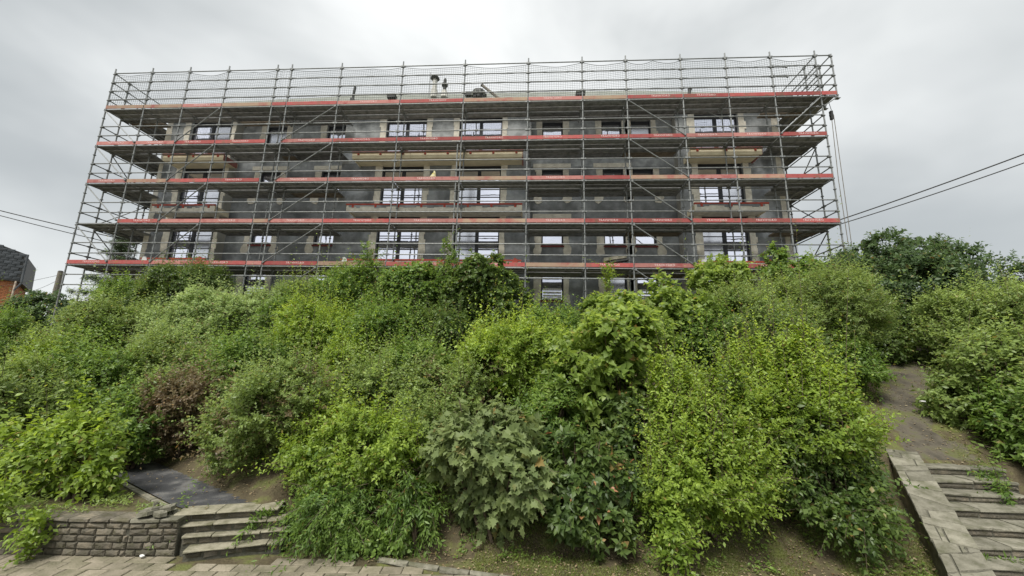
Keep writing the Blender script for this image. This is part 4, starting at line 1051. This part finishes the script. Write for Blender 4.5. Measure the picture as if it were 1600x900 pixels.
S('sapling', 'sparse sapling with drooping twigs left of the ivy thicket', 'sapling', 585, 372, 70, 14.3, 'mid', n=4, sparse=.22, trunk=True)
S('sapling', 'slender lone shoot rising before the vivid red toe board', 'sapling', 950, 400, 14, 13.0, 'lime', n=3, sparse=.5, trunk=True)
# ---- right
S('maple_tree', 'young lime green maple before the right end of the scaffold', 'tree', 1122, 378, 100, 13.4, 'mapleb', n=7, trunk=True, gap=.28, k=dict(yg=.7))
S('maple_tree', 'darker young maple right of the lime green maple', 'tree', 1228, 384, 110, 14.4, 'mapleb', n=7, trunk=True, k=dict(mat='mid'))
S('willow_shrub', 'fine leafed olive shrub below the darker young maple', 'shrub', 1255, 428, 180, 12.0, 'fine', n=8)
S('bush', 'olive green bush between maple shrub and fine leafed shrub', 'bush', 1150, 448, 130, 11.6, 'olive', n=7)
S('bush', 'shaded bush left of the bend in the earth path', 'bush', 1308, 520, 90, 11.0, 'mid', n=6, extra=(('lime', .2, dict(sparse=.4)),))
S('dark_tree', 'large dark broadleaf tree above the bend of the path', 'tree', 1395, 366, 190, 15.2, 'bg', n=10, trunk=True, gap=.24)
S('dark_tree', 'smaller dark tree beside the right scaffold corner', 'tree', 1305, 392, 120, 15.4, 'bg', n=7, trunk=True, gap=.26)
S('dark_tree', 'low dark tree filling the shade above the bend of the path', 'tree', 1362, 432, 110, 14.2, 'bg', n=7, trunk=True)
S('bush', 'low green bush closing the far end of the earth path', 'bush', 1400, 540, 120, 15.2, 'mid', n=5)
S('bush', 'yellow olive bush right of the path bend', 'bush', 1490, 450, 150, 12.2, 'olive', n=7, k=dict(yg=1.1))
S('bush', 'bright olive bush at the right edge above the laurel hedge', 'bush', 1572, 440, 150, 11.0, 'olive', n=7, k=dict(yg=1.1))
S('laurel_hedge', 'broad leafed hedge bush right of the earth path', 'hedge', 1548, 515, 180, 9.9, 'laurel', n=9, k=dict(mat='olive', l=.12, yg=.7))
S('laurel_hedge', 'dark broad leafed hedge bush at the right edge above the staircase', 'hedge', 1625, 560, 190, 9.0, 'laurel', n=8, k=dict(mat='mid', l=.12, yg=.6))
S('background_tree', 'thin tree top behind the olive bushes at the right edge', 'tree', 1572, 402, 90, 17.5, 'bg', n=6, trunk=True, gap=.3, sparse=.6)
S('background_tree', 'low thin tree between the large dark tree and the right edge', 'tree', 1500, 408, 80, 18.0, 'bg', n=6, trunk=True, gap=.3, sparse=.55)
# ---- left background
S('background_tree', 'dark tree between the brick house and the wooden pole', 'tree', 76, 450, 100, 23, 'bg', n=8, trunk=True, lscale=1.2)
S('background_tree', 'low dark tree behind the leftmost scaffold posts', 'tree', 128, 474, 70, 22, 'bg', n=6, trunk=True)
S('maple_shrub', 'leafy maple shrub hiding the lower windows right of the single open window', 'bush', 945, 448, 90, 12.6, 'mapleb', n=6)
# ---- fillers between the larger bushes
S('bush', 'olive green filler bush left of the big leafed maple bush', 'bush', 672, 640, 130, 8.0, 'olive', n=6)
S('bush', 'lime speckled bush between the large olive shrub and yellow green bush', 'bush', 520, 640, 130, 7.6, 'lime', n=6, k=dict(up=.4, l=.08))
S('bush', 'mid green bush left of the purple shrub', 'bush', 225, 600, 110, 8.6, 'mid', n=6, k=dict(yg=.7))
S('bush', 'rusty tipped bush above the large olive shrub', 'bush', 380, 560, 120, 9.4, 'olive', n=5, extra=(('purple', .3, dict(sparse=.3)),))
S('bush', 'yellowish bush right of the lime tinted bush', 'bush', 560, 528, 110, 10.4, 'lime', n=6, k=dict(up=.35, l=.08, yg=.6))
S('bush', 'green bush below the dark hollow bush', 'bush', 650, 545, 130, 10.0, 'mid', n=6, k=dict(yg=.7))
S('bush', 'bright bush at the left foot of the broad maple shrub', 'bush', 872, 535, 100, 9.6, 'lime', n=5, k=dict(up=.35))
S('bush', 'shaded laurel like bush between laurel and tall privet', 'bush', 985, 610, 110, 7.9, 'laurel', n=6)
S('bush', 'olive bush between the grey green bush and the left edge bushes', 'bush', 235, 548, 130, 10.2, 'olive', n=6, k=dict(yg=.6))
S('bush', 'dull green bush left of the smaller climber mound', 'bush', 168, 505, 120, 11.4, 'mid', n=6)
S('bush', 'small bright bush below the fine leafed bush at the left edge', 'bush', 80, 538, 110, 10.6, 'lime', n=5, k=dict(up=.35, l=.08, yg=.5))
S('bush', 'dark green bush behind the bright privet tips on the right', 'bush', 1190, 490, 150, 9.6, 'dark', n=6)
S('bush', 'mid green bush below the young lime green maple', 'bush', 1085, 472, 120, 10.6, 'mid', n=6)
S('bush', 'mid green bush right of the climber mound', 'bush', 440, 468, 100, 12.0, 'pale', n=5, k=dict(yg=.35, mat='mid'))
S('bush', 'dark bush under the right end of the scaffold', 'bush', 1330, 452, 130, 13.2, 'dark', n=6)
# conifer with spaced drooping boughs behind the left side scaffold
p = at(196, 365, 20.5); z0 = tz(p.x, p.y)
t = thing('conifer', 'conifer with spread boughs behind the left side of the scaffold', 'tree', (p.x, p.y, z0))
MB().tube([(0, 0, -.1), (0, 0, (p.z-z0)*.5), (0, 0, p.z-z0)], [.16, .1, .02], 8).build('trunk', M['bark'], t)
lob = []
for k in range(26):
    a = k*2.4; zz = z0+(p.z-z0)*(.2+.78*k/26); R_ = 1.75*(1.05-k/27)
    for s in (.35, .7, 1.0): lob.append((np.array([p.x+R_*s*math.cos(a), p.y+R_*s*math.sin(a), zz-.12*s*R_]), np.array([.32, .32, .09])))
grow('fir', lob, (p.x, p.y, z0), t, front=False, gap=0, k=dict(sl=.3, n=18, l=.12, cov=2.2))
# creeper hanging over the stone wall
for px, w_, top, bot, lab in ((68, 26, 800, 866, 'leafy creeper hanging down the face of the stone wall'), (6, 44, 765, 800, 'creeper spilling over the wall top at the left edge')):
    c0, c1 = at(px, top, 5.95), at(px, bot, 5.92); rx = w_/2*.0099
    org = (c0.x, 5.95, .55); t = thing('creeper', lab, 'creeper', org)
    lob = [(np.array([c0.x+rng.uniform(-.5, .5)*rx, 5.95-.05, c0.z+(c1.z-c0.z)*k/5]), np.array([rx*(.95-.1*k), .13, .14])) for k in range(6)]
    grow('broad', lob, org, t, zmin=0., lscale=.75, sparse=.7)
    MB().tube([(0, .1, .02), (0, -.05, -.1), (.05, -.07, c1.z-c0.z+.05)], [.012, .01, .005], 5).build('stem', M['bark'], t)
# undergrowth carpeting the slope, grass tufts, leaf litter
def scatter(name, n, xr, yr, kind, l, mask, zoff, flat, m=None, young=.3, tm=None):
    K = KIND[kind]; x = nrng.uniform(*xr, n); y = nrng.uniform(*yr, n); ok = mask(x, y); x, y = x[ok], y[ok]; n = len(x)
    if n == 0: return
    P = np.stack([x, y, terr(x, y)+nrng.uniform(zoff[0], zoff[1], n)], 1)
    a = nrng.uniform(0, 6.28, n); A = np.stack([np.cos(a), np.sin(a), nrng.uniform(-.1, flat, n)], 1)
    Nv = np.stack([nrng.normal(0, .3, n), nrng.normal(-.1, .3, n), np.ones(n)], 1)
    o = leaves(name, tm or K['t'], P, A, Nv, l*nrng.uniform(.5, 1.2, n), nrng.uniform(0, young, n), m or LM[K['mat']], None, (0, 0, 0)); return o
def on_path(x, y):
    xp = np.interp(y, [q[1] for q in PATH_R], [q[0] for q in PATH_R]); return (np.abs(x-xp) < 1.0) & (y > 8.4) & (y < 14.8)
def on_tar(x, y): return np.abs((x+4.75)*.465+(y-6.55)*.885) < .62
def slope(x, y):
    toe = 6.75+.53*np.clip(-4.4-x, 0, 7.2)
    return (y > toe+.5) & ~on_path(x, y) & ~((x > 6.2) & (x < 11) & (y < 8.8)) & ~((x < -4) & on_tar(x, y))
scatter('undergrowth', 60000, (-24, 19), (7, 15.8), 'mid', .12, slope, (.0, .35), .7)
def edge_l(x, y): return (y > wall_y(x)+.15) & (y < 6.9) & ~on_tar(x, y)
scatter('weeds', 6000, (-10.5, -5.7), (6, 7.2), 'olive', .07, lambda x, y: edge_l(x, y) & (np.sin(x*5)+np.sin(y*9+x*3) > .1), (.0, .10), 1.4, tm=T_NAR)
gm = leaf_mat('grass_blades', (.10, .14, .03), (.17, .20, .055), (.26, .28, .09), trans=.3)
lawn = lambda x, y: ((x > -.9) & (x < 6.3) & (y > 5.7) & (y < 7.4) & (np.sin(x*2.3+1)+np.sin(y*3.1+x*1.1)+np.sin(x*5.7-y*4) > -.5))
scatter('grass', 60000, (-.9, 6.4), (5.6, 7.4), 'fine', .045, lawn, (0, .012), 1.6, gm, .4, T_NEED)
pe = lambda x, y: (lambda xp: ((np.abs(x-xp-.72) < .3) | (np.abs(x-xp+.95) < .2)) & (y > 8.7) & (y < 14.6))(np.interp(y, [q[1] for q in PATH_R], [q[0] for q in PATH_R]))
scatter('path_grass', 26000, (8, 16), (8.7, 14.6), 'fine', .07, pe, (0, .03), 1.5, gm, .5, T_NEED)
soilw = lambda x, y: (x > -1.2) & (x < 6.2) & (y > 6.5) & (y < 8.2) & (np.sin(x*3.7+1.3)+np.sin(y*6.1+x*1.9)+np.sin(x*8.3-y*5) > .55)
scatter('low_weeds', 9000, (-1.2, 6.2), (6.5, 8.2), 'mid', .06, soilw, (0, .09), 1.1, None, .5)
lm1 = leaf_mat('fallen_leaves', (.15, .09, .04), (.30, .23, .13), (.42, .37, .25), rough=.8, spec=.1, trans=.1)
soilm = lambda x, y: ((x > -1.5) & (x < 6.3) & (y > 5.8) & (y < 8.0)) | ((x < -4) & (y > 7.2) & (np.abs((x+4.75)*.465+(y-6.55)*.885-1.0) < .6)) | ((x > -4.1) & (x < -1.5) & (y > 6.3) & (y < 7.2))
scatter('tarmac_litter', 260, (-9.5, -4.2), (6.5, 9.2), 'mid', .05, on_tar, (.03, .04), .25, lm1, .6, T_OV4)
scatter('path_litter', 2500, (8, 14), (8.6, 14), 'mid', .055, on_path, (.02, .035), .25, lm1, .6, T_OV4)
scatter('leaf_litter', 11000, (-9.5, 6.3), (5.8, 9.6), 'mid', .05, soilm, (.012, .03), .25, lm1, .6, T_OV4)
def fern(px, py, z, label, n=9, l=.45):
    p = gp(px, py, z); t = thing('weed_clump', label, 'weed', p); b = MB()
    for k in range(n):
        a = rng.uniform(0, 6.28); d = Vector((math.cos(a), math.sin(a), 0)); r = l*rng.uniform(.6, 1.1)
        b.tube([(0, 0, 0), d*r*.5+Vector((0, 0, r*.45)), d*r+Vector((0, 0, r*.3))], [.006, .004, .002], 3, False)
    b.build('stalks', M['bark'], t)
    lob = [(np.array([p.x+rng.uniform(-.5, .5)*l, p.y+rng.uniform(-.3, .3)*l, p.z+.13]), np.array([l*.4, l*.3, .10])) for k in range(4)]
    grow('fine', lob, tuple(p), t, zmin=p.z-.05, front=False, lscale=.9, k=dict(droop=.5, up=.2, mat='mid', yg=.7), sparse=.8)
fern(1588, 788, .72, 'ferny green weeds growing over the stair treads at the right')
fern(1560, 762, .9, 'small weeds at the right end of a middle stair tread', 6, .3)
fern(1556, 890, .12, 'grass tuft between the parapet and the lowest stair tread', 6, .22)
fern(282, 842, .1, 'grassy weeds at the left end of the stone steps', 8, .3)
fern(405, 822, .3, 'weeds on a tread at the right end of the stone steps', 6, .2)
print('leaf triangles', TRIS[0])
